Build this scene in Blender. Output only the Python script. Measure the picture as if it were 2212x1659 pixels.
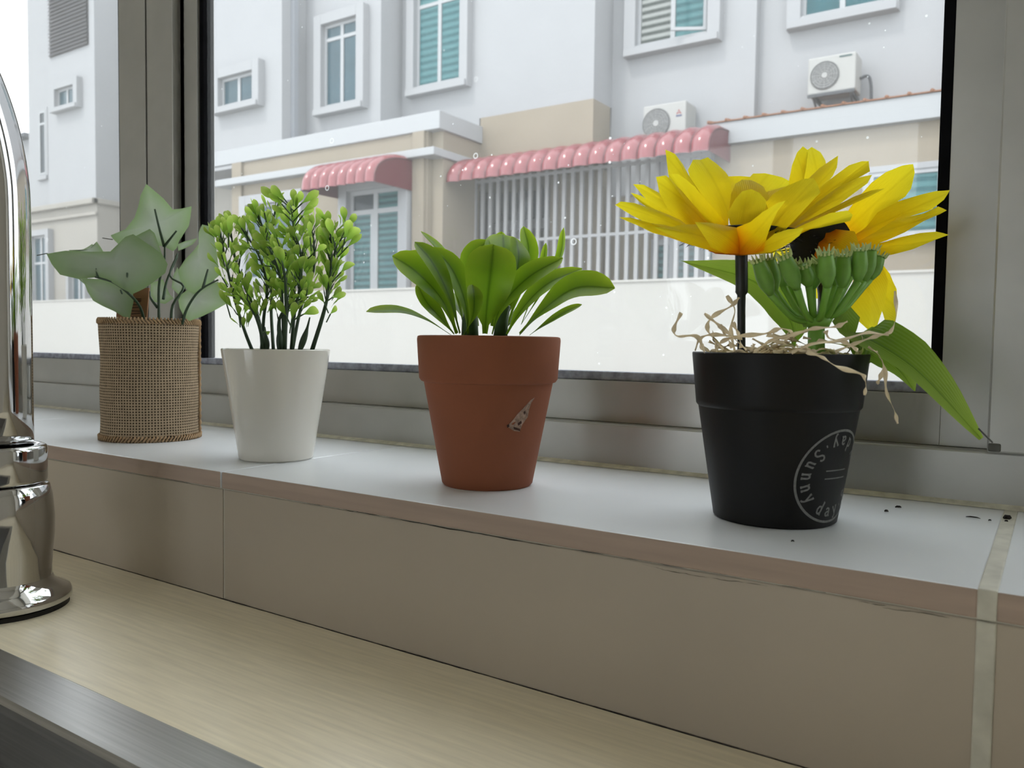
import bpy, bmesh, math, random
from mathutils import Vector, Matrix
for o in list(bpy.data.objects): bpy.data.objects.remove(o)
scene = bpy.context.scene
col = scene.collection
random.seed(7)

# ------------------------------------------------------------------ camera
# metres; z = 0 is the top of the window sill, +Y points out of the window, +X runs to the right along it
FOCAL_PX, YAW, PITCH, ROLL = 1765.0, math.radians(33.7), math.radians(2.8), math.radians(0.8)
cd = bpy.data.cameras.new('camera'); cam = bpy.data.objects.new('camera', cd); col.objects.link(cam)
cd.sensor_fit = 'HORIZONTAL'; cd.sensor_width = 36.0; cd.lens = FOCAL_PX / 2212 * 36.0
fw = Vector((-math.sin(YAW)*math.cos(PITCH), math.cos(YAW)*math.cos(PITCH), -math.sin(PITCH)))
rt0 = Vector((math.cos(YAW), math.sin(YAW), 0)); up0 = rt0.cross(fw)
rt = math.cos(ROLL)*rt0 + math.sin(ROLL)*up0; up = -math.sin(ROLL)*rt0 + math.cos(ROLL)*up0
m = Matrix.Identity(4)
for i in range(3): m[i][0] = rt[i]; m[i][1] = up[i]; m[i][2] = -fw[i]
m[0][3], m[1][3], m[2][3] = 0.0, 0.0, 0.09
cam.matrix_world = m
cd.clip_start = 0.01; cd.clip_end = 300
cd.dof.use_dof = True; cd.dof.focus_distance = 0.52; cd.dof.aperture_fstop = 20
scene.camera = cam

# ------------------------------------------------------------------ sky, sun, exposure
SKY_STRENGTH, SUN_STRENGTH, EXPOSURE = 2.2, 1.1, 0.57
w = bpy.data.worlds.new('overcast_sky'); scene.world = w; w.use_nodes = True
bg = w.node_tree.nodes['Background']; bg.inputs[0].default_value = (0.90, 0.955, 1.0, 1); bg.inputs[1].default_value = SKY_STRENGTH
sl = bpy.data.lights.new('hazy_sun', 'SUN'); sl.energy = SUN_STRENGTH; sl.angle = math.radians(7); sl.color = (1, .97, .92)
so = bpy.data.objects.new('hazy_sun', sl); col.objects.link(so)
so.rotation_euler = Vector((0.25, 0.62, -0.95)).to_track_quat('-Z', 'Y').to_euler()
vs = scene.view_settings
scene.display_settings.display_device = 'sRGB'
vs.view_transform = 'Standard'; vs.look = 'None'; vs.gamma = 1; vs.exposure = EXPOSURE; vs.use_curve_mapping = False

# ------------------------------------------------------------------ helpers
def lin(r, g, b):
    f = lambda c: c/12.92 if c <= .04045 else ((c+.055)/1.055)**2.4
    return (f(r/255), f(g/255), f(b/255), 1)

MATS = {}
def mat(name, rgb, rough=.6, metal=0, spec=.5, noise=0, nscale=20, bump=0, bscale=200, coord='Object', stretch=(1, 1, 1), coat=0):
    mt = bpy.data.materials.new(name); mt.use_nodes = True; MATS[name] = mt
    nt = mt.node_tree; b = nt.nodes['Principled BSDF']
    c = lin(*rgb)
    b.inputs['Base Color'].default_value = c; b.inputs['Roughness'].default_value = rough
    b.inputs['Metallic'].default_value = metal; b.inputs['Specular IOR Level'].default_value = spec
    b.inputs['Coat Weight'].default_value = coat
    if noise or bump:
        tc = nt.nodes.new('ShaderNodeTexCoord'); mp = nt.nodes.new('ShaderNodeMapping'); mp.inputs['Scale'].default_value = stretch
        nt.links.new(tc.outputs[coord], mp.inputs[0])
    if noise:
        n = nt.nodes.new('ShaderNodeTexNoise'); n.inputs['Scale'].default_value = nscale; n.inputs['Detail'].default_value = 5
        nt.links.new(mp.outputs[0], n.inputs[0])
        r = nt.nodes.new('ShaderNodeValToRGB')
        r.color_ramp.elements[0].position = .3; r.color_ramp.elements[1].position = .7
        r.color_ramp.elements[0].color = [max(0, v*(1-noise)) for v in c[:3]]+[1]
        r.color_ramp.elements[1].color = [min(1, v*(1+noise)) for v in c[:3]]+[1]
        nt.links.new(n.outputs[0], r.inputs[0]); nt.links.new(r.outputs[0], b.inputs['Base Color'])
    if bump:
        n2 = nt.nodes.new('ShaderNodeTexNoise'); n2.inputs['Scale'].default_value = bscale; n2.inputs['Detail'].default_value = 4
        nt.links.new(mp.outputs[0], n2.inputs[0])
        bp = nt.nodes.new('ShaderNodeBump'); bp.inputs['Strength'].default_value = bump; bp.inputs['Distance'].default_value = .001
        nt.links.new(n2.outputs[0], bp.inputs['Height']); nt.links.new(bp.outputs[0], b.inputs['Normal'])
    return mt

def link(o, parent=None):
    col.objects.link(o)
    if parent is not None: o.parent = parent
    return o
def tag(o, label=None, cat=None, group=None, kind=None):
    if label: o['label'] = label
    if cat: o['category'] = cat
    if group: o['group'] = group
    if kind: o['kind'] = kind
    return o
def empty(name, loc=(0, 0, 0)):
    o = bpy.data.objects.new(name, None); o.location = loc; o.empty_display_size = .02
    return link(o)
class MB:
    """collects vertices and faces for ONE mesh object"""
    def __init__(s): s.v = []; s.f = []; s.uv = {}
    def box(s, x0, x1, y0, y1, z0, z1):
        b = len(s.v)
        s.v += [(x, y, z) for z in (z0, z1) for y in (y0, y1) for x in (x0, x1)]
        s.f += [tuple(b+i for i in q) for q in ((0, 2, 3, 1), (4, 5, 7, 6), (0, 1, 5, 4), (2, 6, 7, 3), (0, 4, 6, 2), (1, 3, 7, 5))]
        return s
    def lathe(s, prof, n=48, cx=0, cy=0, close=True):
        b = len(s.v); k = len(prof)
        for i in range(n):
            a = 2*math.pi*i/n
            for r, z in prof: s.v.append((cx+r*math.cos(a), cy+r*math.sin(a), z))
        for i in range(n):
            j = (i+1) % n
            for q in range(k-1):
                s.f.append((b+i*k+q, b+j*k+q, b+j*k+q+1, b+i*k+q+1))
        return s
    def tube(s, pts, rad, n=8, cap=True):
        pts = [Vector(p) for p in pts]
        if not isinstance(rad, (list, tuple)): rad = [rad]*len(pts)
        b = len(s.v); ref = None
        for i, p in enumerate(pts):
            t = (pts[min(i+1, len(pts)-1)]-pts[max(i-1, 0)]).normalized()
            if ref is None: ref = t.orthogonal().normalized()
            ref = (ref-t*ref.dot(t)).normalized(); q = t.cross(ref)
            for k in range(n):
                a = 2*math.pi*k/n
                s.v.append(tuple(p+rad[i]*(math.cos(a)*ref+math.sin(a)*q)))
        for i in range(len(pts)-1):
            for k in range(n):
                l = (k+1) % n
                s.f.append((b+i*n+k, b+i*n+l, b+(i+1)*n+l, b+(i+1)*n+k))
        if cap:
            s.f.append(tuple(b+k for k in reversed(range(n)))); e = b+(len(pts)-1)*n
            s.f.append(tuple(e+k for k in range(n)))
        return s
    def quad(s, *p):
        b = len(s.v); s.v += [tuple(q) for q in p]; s.f.append(tuple(range(b, b+len(p)))); return s
    def mesh(s, name):
        me = bpy.data.meshes.new(name); me.from_pydata(s.v, [], s.f); me.update(); return me
    def build(s, name, material, parent=None, smooth=False, bevel=0, loc=None, seg=2):
        me = s.mesh(name); o = bpy.data.objects.new(name, me); link(o, parent)
        me.materials.append(MATS[material])
        if loc: o.location = loc
        if smooth:
            for p in me.polygons: p.use_smooth = True
        if bevel:
            md = o.modifiers.new('bevel', 'BEVEL'); md.width = bevel; md.segments = seg; md.limit_method = 'ANGLE'; md.angle_limit = math.radians(40)
        return o
def boxo(name, material, parent, *d, bevel=0): return MB().box(*d).build(name, material, parent, bevel=bevel)

def spline(pts, n):
    """Catmull-Rom samples through pts"""
    P = [Vector(p) for p in pts]; P = [P[0]*2-P[1]]+P+[P[-1]*2-P[-2]]
    out = []; segs = len(P)-3
    for i in range(n+1):
        u = i/n*segs; k = min(int(u), segs-1); t = u-k; a, b, c, d = P[k:k+4]
        out.append(.5*((2*b)+(c-a)*t+(2*a-5*b+4*c-d)*t*t+(3*b-a-3*c+d)*t**3))
    return out
def interp(tab, t):
    for (a, b), (c, d) in zip(tab, tab[1:]):
        if t <= c: return b+(d-b)*(t-a)/(c-a)
    return tab[-1][1]
PROFILES = {
 'petal_wide': [(0, .8), (.2, .9), (.42, 1), (.6, .97), (.78, .8), (.91, .5), (1, .06)],
 'hosta': [(0, .10), (.12, .14), (.3, .48), (.5, .85), (.68, 1), (.82, .92), (.92, .66), (.97, .38), (1, .03)],
 'petal': [(0, .36), (.2, .66), (.42, .95), (.6, 1), (.78, .88), (.91, .55), (1, .06)],
 'paddle': [(0, .10), (.2, .14), (.36, .5), (.55, .92), (.7, 1), (.85, .84), (.95, .5), (1, .1)],
 'pointed': [(0, .06), (.1, .1), (.25, .7), (.42, 1), (.6, .9), (.8, .5), (1, .02)],
}
def leaf_mesh(name, spine, width, normal, prof='hosta', n=14, across=6, cup=.25, wave=0, seed=0):
    rnd = random.Random(seed)
    S = spline(spine, n); N = Vector(normal); V = []; F = []; UV = []
    ph = rnd.uniform(0, 6)
    for i, p in enumerate(S):
        t = (S[min(i+1, n)]-S[max(i-1, 0)]).normalized()
        side = t.cross(N).normalized(); nn = side.cross(t)
        hw = width/2*interp(PROFILES[prof], i/n)
        for j in range(across+1):
            q = 2*j/across-1
            off = cup*hw*(abs(q)**1.5)+wave*width*math.sin(i/n*7+ph+q*1.5)*abs(q)
            V.append(tuple(p+side*hw*q+nn*off)); UV.append((i/n, j/across))
    k = across+1
    for i in range(n):
        for j in range(across): F.append((i*k+j, (i+1)*k+j, (i+1)*k+j+1, i*k+j+1))
    me = bpy.data.meshes.new(name); me.from_pydata(V, [], F); me.update()
    ul = me.uv_layers.new(name='UVMap')
    for lp in me.loops: ul.data[lp.index].uv = UV[lp.vertex_index]
    for p in me.polygons: p.use_smooth = True
    return me
def leaf(name, parent, material, thick=.0004, **kw):
    me = leaf_mesh(name, **kw); me.materials.append(MATS[material])
    return link(bpy.data.objects.new(name, me), parent)

def leaf_mat(name, ramp_u, ramp_v, translucency=.35, rough=.4, vary=.15, vein=0, back=None):
    """two colour ramps over the blade: along it (u) multiplied by across it (v)"""
    mt = bpy.data.materials.new(name); mt.use_nodes = True; MATS[name] = mt
    nt = mt.node_tree; b = nt.nodes['Principled BSDF']; out = nt.nodes['Material Output']
    uv = nt.nodes.new('ShaderNodeUVMap'); sx = nt.nodes.new('ShaderNodeSeparateXYZ'); nt.links.new(uv.outputs[0], sx.inputs[0])
    def ramp(src, els):
        r = nt.nodes.new('ShaderNodeValToRGB'); cr = r.color_ramp
        while len(cr.elements) < len(els): cr.elements.new(.5)
        for e, (p, c) in zip(cr.elements, els): e.position = p; e.color = lin(*c)
        nt.links.new(src, r.inputs[0]); return r.outputs[0]
    c = ramp(sx.outputs[0], ramp_u)
    if ramp_v:
        mx = nt.nodes.new('ShaderNodeMix'); mx.data_type = 'RGBA'; mx.blend_type = 'MULTIPLY'; mx.inputs[0].default_value = 1
        nt.links.new(c, mx.inputs[6]); nt.links.new(ramp(sx.outputs[1], ramp_v), mx.inputs[7]); c = mx.outputs[2]
    tc = nt.nodes.new('ShaderNodeTexCoord'); n = nt.nodes.new('ShaderNodeTexNoise'); n.inputs['Scale'].default_value = 60; n.inputs['Detail'].default_value = 3
    nt.links.new(tc.outputs['Object'], n.inputs[0])
    oi = nt.nodes.new('ShaderNodeObjectInfo')
    ad = nt.nodes.new('ShaderNodeMath'); ad.operation = 'ADD'; nt.links.new(n.outputs[0], ad.inputs[0]); nt.links.new(oi.outputs['Random'], ad.inputs[1])
    mr = nt.nodes.new('ShaderNodeMapRange'); mr.inputs[1].default_value = .2; mr.inputs[2].default_value = 1.8
    mr.inputs[3].default_value = 1-vary; mr.inputs[4].default_value = 1+vary; nt.links.new(ad.outputs[0], mr.inputs[0])
    hs = nt.nodes.new('ShaderNodeHueSaturation'); nt.links.new(mr.outputs[0], hs.inputs['Value']); nt.links.new(c, hs.inputs['Color']); c = hs.outputs[0]
    nt.links.new(c, b.inputs['Base Color']); b.inputs['Roughness'].default_value = rough; b.inputs['Specular IOR Level'].default_value = .35
    tr = nt.nodes.new('ShaderNodeBsdfTranslucent'); nt.links.new(c, tr.inputs[0])
    ms = nt.nodes.new('ShaderNodeMixShader'); ms.inputs[0].default_value = translucency
    nt.links.new(b.outputs[0], ms.inputs[1]); nt.links.new(tr.outputs[0], ms.inputs[2]); nt.links.new(ms.outputs[0], out.inputs[0])
    if vein:
        wv = nt.nodes.new('ShaderNodeTexWave'); wv.bands_direction = 'Y'; wv.inputs['Scale'].default_value = vein; wv.inputs['Distortion'].default_value = 1.5
        nt.links.new(uv.outputs[0], wv.inputs[0])
        bp = nt.nodes.new('ShaderNodeBump'); bp.inputs['Strength'].default_value = .5; bp.inputs['Distance'].default_value = .0006
        nt.links.new(wv.outputs[1], bp.inputs['Height']); nt.links.new(bp.outputs[0], b.inputs['Normal'])
    return mt

# ------------------------------------------------------------------ materials
mat('aluminium', (178, 177, 172), rough=.36, metal=.45, noise=.04, nscale=30, bump=.02, bscale=300)
mat('gasket', (20, 20, 22), rough=.95, spec=.05, noise=.2, nscale=80)
mat('gasket_dusty', (150, 152, 164), rough=.7, noise=.35, nscale=160)
mat('sill_tile', (235, 238, 241), rough=.28, noise=.03, nscale=9, bump=.02, bscale=60)
mat('wall_tile', (186, 174, 158), rough=.33, noise=.04, nscale=8, bump=.02, bscale=60)
mat('tile_edge', (176, 156, 142), rough=.6, noise=.12, nscale=40, stretch=(.2, 1, 3))
mat('grout', (206, 203, 190), rough=.8, noise=.12, nscale=90)
mat('old_sealant', (222, 218, 202), rough=.85, noise=.2, nscale=120)
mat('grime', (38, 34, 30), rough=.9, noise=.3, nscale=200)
mat('counter', (246, 234, 206), rough=.28, noise=.08, nscale=60, stretch=(.35, 6, 6), bump=.03, bscale=150)
mat('cabinet', (190, 170, 140), rough=.5, noise=.06, nscale=20)
mat('plaster', (232, 228, 218), rough=.85, noise=.02, nscale=4)
mat('floor_tile', (190, 180, 165), rough=.4, noise=.05, nscale=3)
mat('ceiling_paint', (240, 238, 232), rough=.9)
mat('chrome', (205, 205, 205), rough=.06, metal=1)
mat('brushed_steel', (178, 177, 175), rough=.32, metal=1, noise=.12, nscale=60, stretch=(.15, 12, 12), bump=.04, bscale=400)
mat('flange_shadow', (16, 16, 16), rough=.7)  # near-black colour for the shadow under the tap flange

def glass_mat():
    mt = bpy.data.materials.new('dusty_veiled_glass'); mt.use_nodes = True; MATS['dusty_veiled_glass'] = mt
    nt = mt.node_tree; nt.nodes.remove(nt.nodes['Principled BSDF']); out = nt.nodes['Material Output']
    N = nt.nodes.new; Lk = nt.links.new
    tr = N('ShaderNodeBsdfTransparent'); tr.inputs[0].default_value = (.985, .988, .986, 1)
    gl = N('ShaderNodeBsdfGlossy'); gl.inputs['Roughness'].default_value = .01
    lw = N('ShaderNodeLayerWeight'); pw = N('ShaderNodeMath'); pw.operation = 'POWER'; pw.inputs[1].default_value = 4; Lk(lw.outputs['Facing'], pw.inputs[0])
    fr = N('ShaderNodeMath'); fr.operation = 'MULTIPLY_ADD'; fr.inputs[1].default_value = .8; fr.inputs[2].default_value = .03; Lk(pw.outputs[0], fr.inputs[0])
    m1 = N('ShaderNodeMixShader'); Lk(fr.outputs[0], m1.inputs[0]); Lk(tr.outputs[0], m1.inputs[1]); Lk(gl.outputs[0], m1.inputs[2])
    tc = N('ShaderNodeTexCoord')
    def math_(op, a, b=None, c=None):
        n = N('ShaderNodeMath'); n.operation = op
        for i, v in enumerate((a, b, c)):
            if v is None: continue
            if isinstance(v, (int, float)): n.inputs[i].default_value = v
            else: Lk(v, n.inputs[i])
        return n.outputs[0]
    def voro(scale, rnd=1):
        v = N('ShaderNodeTexVoronoi'); v.inputs['Scale'].default_value = scale; Lk(tc.outputs['Object'], v.inputs[0]); return v
    def noise(scale, det=3):
        n = N('ShaderNodeTexNoise'); n.inputs['Scale'].default_value = scale; n.inputs['Detail'].default_value = det; Lk(tc.outputs['Object'], n.inputs[0]); return n.outputs[0]
    v1 = voro(95); sep = N('ShaderNodeSeparateColor'); Lk(v1.outputs['Color'], sep.inputs[0])
    big = math_('GREATER_THAN', sep.outputs[0], .55)                     # only some cells hold a speck
    rad = math_('MULTIPLY', sep.outputs[1], .085)
    speck = math_('MULTIPLY', math_('LESS_THAN', v1.outputs['Distance'], rad), big)
    v2 = voro(22); s2 = N('ShaderNodeSeparateColor'); Lk(v2.outputs['Color'], s2.inputs[0])
    ring = math_('MULTIPLY', math_('LESS_THAN', math_('ABSOLUTE', math_('SUBTRACT', v2.outputs['Distance'], .05)), .013), math_('GREATER_THAN', s2.outputs[0], .7))
    patch = N('ShaderNodeMapRange'); Lk(noise(5), patch.inputs[0]); patch.inputs[1].default_value = .42; patch.inputs[2].default_value = .68
    dirt = math_('MULTIPLY', math_('MAXIMUM', speck, math_('MULTIPLY', ring, .8)), math_('ADD', math_('MULTIPLY', patch.outputs[0], .75), .12))
    glare_veil = math_('MULTIPLY_ADD', noise(12), .03, .035)  # dust film raised into an overall veil, painting glare over the outside
    fac = math_('MINIMUM', math_('ADD', dirt, glare_veil), .85)
    df = N('ShaderNodeBsdfDiffuse'); df.inputs[0].default_value = (.9, .92, .93, 1)
    tl = N('ShaderNodeBsdfTranslucent'); tl.inputs[0].default_value = (.9, .92, .93, 1)
    dm = N('ShaderNodeMixShader'); dm.inputs[0].default_value = .85; Lk(df.outputs[0], dm.inputs[1]); Lk(tl.outputs[0], dm.inputs[2])
    m2 = N('ShaderNodeMixShader'); Lk(fac, m2.inputs[0]); Lk(m1.outputs[0], m2.inputs[1]); Lk(dm.outputs[0], m2.inputs[2]); Lk(m2.outputs[0], out.inputs[0])
glass_mat()

# ------------------------------------------------------------------ room shell
YI, YO = .352, .62                    # inner and outer face of the window wall
RX0, RX1, RY0, RZ0, RZ1 = -2.9, 1.7, -3.6, -1.02, 1.75
WX0, WX1, WZ1 = -1.95, .92, 1.12      # window opening
def struct(o): o['kind'] = 'structure'; return o
struct(boxo('floor', 'floor_tile', None, RX0-.1, RX1+.1, RY0-.1, YO, RZ0-.1, RZ0))
struct(boxo('ceiling', 'ceiling_paint', None, RX0-.1, RX1+.1, RY0-.1, YO+.4, RZ1, RZ1+.12))
struct(boxo('wall_left', 'plaster', None, RX0-.1, RX0, RY0-.1, YO, RZ0, RZ1))
struct(boxo('wall_right', 'plaster', None, RX1, RX1+.1, RY0-.1, YO, RZ0, RZ1))
# wall behind the camera; its unseen glazed door is added to give fill light
DX0, DX1 = -2.1, -.6
mb = MB(); mb.box(RX0, DX0, RY0-.1, RY0, RZ0, RZ1); mb.box(DX1, RX1, RY0-.1, RY0, RZ0, RZ1); mb.box(DX0, DX1, RY0-.1, RY0, 1.35, RZ1)
struct(mb.build('wall_back', 'plaster'))
d = empty('fill_door_1', (0, RY0, RZ0)); struct(d)
for x0, x1 in ((DX0, -1.35), (-1.35, DX1)):
    f = MB().box(x0, x0+.05, -.07, -.03, 0, 2.37).box(x1-.05, x1, -.07, -.03, 0, 2.37).box(x0+.05, x1-.05, -.07, -.03, 0, .07).box(x0+.05, x1-.05, -.07, -.03, 2.3, 2.37).build('fill_door_leaf', 'aluminium', d)
    boxo('glass_pane', 'dusty_veiled_glass', f, x0+.051, x1-.051, -.053, -.048, .071, 2.299)
# window wall: below, beside and above the opening; tiles stand 6 mm proud below the sill
mb = MB(); mb.box(RX0, RX1, YI+.008, YO, RZ0, -.012); mb.box(RX0, WX0, YI, YO, -.012, RZ1); mb.box(WX1, RX1, YI, YO, -.012, RZ1); mb.box(WX0, WX1, YI, YO, WZ1, RZ1)
wf = struct(mb.build('wall_front', 'plaster'))
TJ = [-1.824, -1.3735, -.9230, -.4725, -.0215]      # left ends' joints; tiles are 450 mm long
tiles = [(-1.95, -1.8255), (-1.824, -1.375), (-1.3735, -.9245), (-.923, -.474), (-.4725, -.0215), (-.0155, .433), (.4345, .92)]
for x0, x1 in tiles + [(-2.9, -2.4015), (-2.4, -1.9515), (.9215, 1.37), (1.3715, 1.7)]:
    boxo('tile', 'wall_tile', wf, x0, x1, YI+.002, YI+.008, -.089, -.0125, bevel=.0006)
boxo('grout_joint', 'grout', wf, WX0, WX1, YI+.0028, YI+.008, -.089, -.0105)
boxo('grout_bead', 'grout', wf, -.0219, -.0151, YI+.0012, YI+.008, -.088, -.0125, bevel=.0006)
# tiled sill
sill = struct(MB().box(WX0, WX1, YI+.006, .60, -.012, -.0012).build('trim_1', 'grout'))
for x0, x1 in tiles:
    o = MB().box(x0, x1, YI, .555, -.0115, 0).build('tile', 'sill_tile', sill, bevel=.0008)
    o.data.materials.append(MATS['tile_edge']); o.data.polygons[2].material_index = 1       # unglazed front edge
MB().box(-.0218, -.0152, YI-.0003, .545, -.0115, .0003).build('grout_bead', 'grout', sill, bevel=.0005)
pts = []
rnd = random.Random(3)
mb = MB(); n = 60; prev = None
for i in range(n+1):
    x = -1.9+i*(2.7/n); hw = .0042+rnd.uniform(-.0012, .0012)
    mb.v += [(x, .5405-hw, .0002), (x, .5415-hw*.3, .0018), (x, .545, .0032)]
for i in range(n): 
    for k in range(2): a = i*3+k; mb.f.append((a, a+3, a+4, a+1))
mb.build('sealant_bead', 'old_sealant', sill, smooth=True)
# dark crack lines under the sill edge and where splash-back meets the worktop, in broken runs
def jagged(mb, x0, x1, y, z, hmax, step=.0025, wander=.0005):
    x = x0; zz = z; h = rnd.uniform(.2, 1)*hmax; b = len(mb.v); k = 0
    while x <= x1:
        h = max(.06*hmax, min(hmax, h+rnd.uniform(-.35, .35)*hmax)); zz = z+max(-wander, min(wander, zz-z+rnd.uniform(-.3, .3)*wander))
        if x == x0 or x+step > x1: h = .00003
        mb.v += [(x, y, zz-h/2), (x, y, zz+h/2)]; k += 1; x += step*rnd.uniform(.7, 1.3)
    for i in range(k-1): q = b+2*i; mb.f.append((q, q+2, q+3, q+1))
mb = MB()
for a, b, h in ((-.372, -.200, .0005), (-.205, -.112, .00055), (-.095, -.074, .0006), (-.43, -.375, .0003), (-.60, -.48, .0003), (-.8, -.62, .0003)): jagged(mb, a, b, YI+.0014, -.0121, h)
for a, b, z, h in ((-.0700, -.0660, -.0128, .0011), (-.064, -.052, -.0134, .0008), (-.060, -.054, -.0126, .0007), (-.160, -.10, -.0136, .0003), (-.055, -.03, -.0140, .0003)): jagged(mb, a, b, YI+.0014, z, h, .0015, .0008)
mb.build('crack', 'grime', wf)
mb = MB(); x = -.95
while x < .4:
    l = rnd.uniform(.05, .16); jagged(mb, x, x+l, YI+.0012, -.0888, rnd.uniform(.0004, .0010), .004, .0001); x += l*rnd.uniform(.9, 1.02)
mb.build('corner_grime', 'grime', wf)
# ------------------------------------------------------------------ sliding window
win = empty('window_1', (0, .542, 0)); struct(win); win.location = (0, 0, 0)
YF = .542
boxo('bottom_track', 'aluminium', win, WX0, WX1, YF, .60, .0005, .0318, bevel=.0012)
boxo('head_frame', 'aluminium', win, WX0, WX1, YF, .60, WZ1-.05, WZ1, bevel=.0012)
boxo('side_jamb', 'aluminium', win, WX0, WX0+.04, YF, .60, .0318, WZ1-.05, bevel=.0012)
boxo('side_jamb', 'aluminium', win, WX1-.04, WX1, YF, .60, .0318, WZ1-.05, bevel=.0012)
boxo('fixed_mullion', 'aluminium', win, -.0318, .030, YF-.003, .60, .0318, WZ1-.05, bevel=.0012)
def sash(x0, x1, y, stile_l, stile_r, z0=.032, z1=WZ1-.05, rail=.0312):
    s = MB(); t = .022
    s.box(x0, x0+stile_l, y, y+t, z0, z1); s.box(x1-stile_r, x1, y, y+t, z0, z1)
    s.box(x0+stile_l, x1-stile_r, y, y+t, z0, z0+rail); s.box(x0+stile_l, x1-stile_r, y, y+t, z1-rail, z1)
    so_ = s.build('sash_frame', 'aluminium', win, bevel=.0003)
    a, b, c, d = x0+stile_l, x1-stile_r, z0+rail, z1-rail; g = .0068
    boxo('gasket', 'gasket_dusty', so_, a, b, y+.003, y+.017, c, c+g, bevel=.001)
    boxo('gasket', 'gasket', so_, a, b, y+.003, y+.017, d-g, d, bevel=.001)
    boxo('gasket', 'gasket', so_, a, a+g, y+.003, y+.017, c+g, d-g, bevel=.001)
    boxo('gasket', 'gasket', so_, b-g, b, y+.003, y+.017, c+g, d-g, bevel=.001)
    boxo('glass_pane', 'dusty_veiled_glass', so_, a+.001, b-.001, y+.008, y+.012, c+.001, d-.001)
    return so_
sash(-.8260, -.0318, .5560, .0400, .0262)               # right-hand leaf, outer track
so_ = sash(-1.72, -.8690, .5480, .060, .0525)             # left-hand leaf, inner track
boxo('meeting_stile', 'aluminium', so_, -.8630, -.8150, .5460, .568, .034, WZ1-.055, bevel=.0008)
boxo('groove_shade_strip', 'gasket', so_, -.8690, -.8630, .5535, .568, .034, WZ1-.055)  # dark strip behind the slot, colouring in the shade of the groove
boxo('painted_shadow_gap', 'gasket', so_, -.8150, -.8085, .556, .575, .034, WZ1-.06)  # dark strip painted in for the shaded side return of the left leaf
sash(.030, .86, .5560, .0262, .04)
# worn corner plug beside the right-hand jamb and the loose sealant at its foot
mat('plug_grey', (92, 90, 84), rough=.8, noise=.2, nscale=200)
boxo('corner_plug', 'plug_grey', win, -.0312, -.0250, .5378, .5392, .0325, .0372, bevel=.001)

# ------------------------------------------------------------------ worktop, cabinet, sink
CT = -.089
SX0, SX1, SY0, SY1 = -1.02, -.12, -.20, .2215
mb = MB(); T = .035
mb.box(RX0, SX0, -.27, YI+.0015, CT-T, CT); mb.box(SX1, RX1, -.27, YI+.0015, CT-T, CT)
mb.box(SX0, SX1, SY1, YI+.0015, CT-T, CT); mb.box(SX0, SX1, -.27, SY0, CT-T, CT)
tag(mb.build('worktop', 'counter'), 'cream laminate worktop below the tiled window sill', 'worktop')
cab = empty('base_cabinet', (0, 0, RZ0)); cab.location = (0, 0, 0)
tag(cab, 'pale wooden base cabinet carrying the cream worktop', 'cabinet')
mb = MB(); mb.box(RX0+.002, SX0-.01, -.24, YI+.006, RZ0, CT-T-.0005); mb.box(SX1+.01, RX1-.002, -.24, YI+.006, RZ0, CT-T-.0005); mb.box(SX0-.01, SX1+.01, -.24, YI+.006, RZ0, RZ0+.45)
mb.build('body', 'cabinet', cab)
for i in range(9):
    x = RX0+.02+i*.505
    dd = boxo('cabinet_door', 'cabinet', cab, x, x+.495, -.26, -.2405, RZ0+.1, CT-T-.03, bevel=.002)
    boxo('handle', 'chrome', dd, x+.2, x+.3, -.275, -.2605, CT-T-.09, CT-T-.078, bevel=.002)
sk = empty('kitchen_sink', (-.57, .01, CT)); sk.location = (0, 0, 0)
tag(sk, 'brushed stainless steel sink set into the cream worktop', 'sink')
RW = .0335; RD = -.20
def rrect(x0, x1, y0, y1, r, z, n=6):
    out = []
    for cx, cy, a0 in ((x1-r, y1-r, 0), (x0+r, y1-r, 90), (x0+r, y0+r, 180), (x1-r, y0+r, 270)):
        for k in range(n+1):
            a = math.radians(a0+90*k/n); out.append((cx+r*math.cos(a), cy+r*math.sin(a), z))
    return out
def loft(mb, loops):
    n = len(loops[0]); b = len(mb.v)
    for l in loops: mb.v += l
    for i in range(len(loops)-1):
        for k in range(n):
            q = (k+1) % n; mb.f.append((b+i*n+k, b+i*n+q, b+(i+1)*n+q, b+(i+1)*n+k))
    return mb
rim = loft(MB(), [rrect(SX0+.0005, SX1-.0005, SY0+.0005, SY1-.0005, .004, CT-.004), rrect(SX0+.0005, SX1-.0005, SY0+.0005, SY1-.0005, .004, CT+.0006), rrect(SX0+.0015, SX1-.0015, SY0+.0015, SY1-.0015, .004, CT+.0012),
    rrect(SX0+RW-.003, SX1-RW+.003, SY0+RW-.003, SY1-RW+.003, .012, CT+.0012), rrect(SX0+RW, SX1-RW, SY0+RW, SY1-RW, .012, CT-.0005), rrect(SX0+RW+.001, SX1-RW-.001, SY0+RW+.001, SY1-RW-.001, .012, CT-.004), rrect(SX0+RW+.001, SX1-RW-.001, SY0+RW+.001, SY1-RW-.001, .012, CT-.03)])
rim.build('rim', 'brushed_steel', sk, smooth=False)
bas = loft(MB(), [rrect(SX0+RW+.0012, SX1-RW-.0012, SY0+RW+.0012, SY1-RW-.0012, .012, CT-.03), rrect(SX0+RW+.0012, SX1-RW-.0012, SY0+RW+.0012, SY1-RW-.0012, .012, RD-.06), rrect(SX0+RW+.02, SX1-RW-.02, SY0+RW+.02, SY1-RW-.02, .02, RD-.085)])
bas.f.append(tuple(range(len(bas.v)-28, len(bas.v))))
bas.build('basin', 'brushed_steel', sk)
MB().lathe([(.0, .0), (.03, .0), (.04, .003), (.041, 0)], 32).build('drain', 'chrome', sk, smooth=True, loc=(-.57, .01, RD-.0845))

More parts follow.
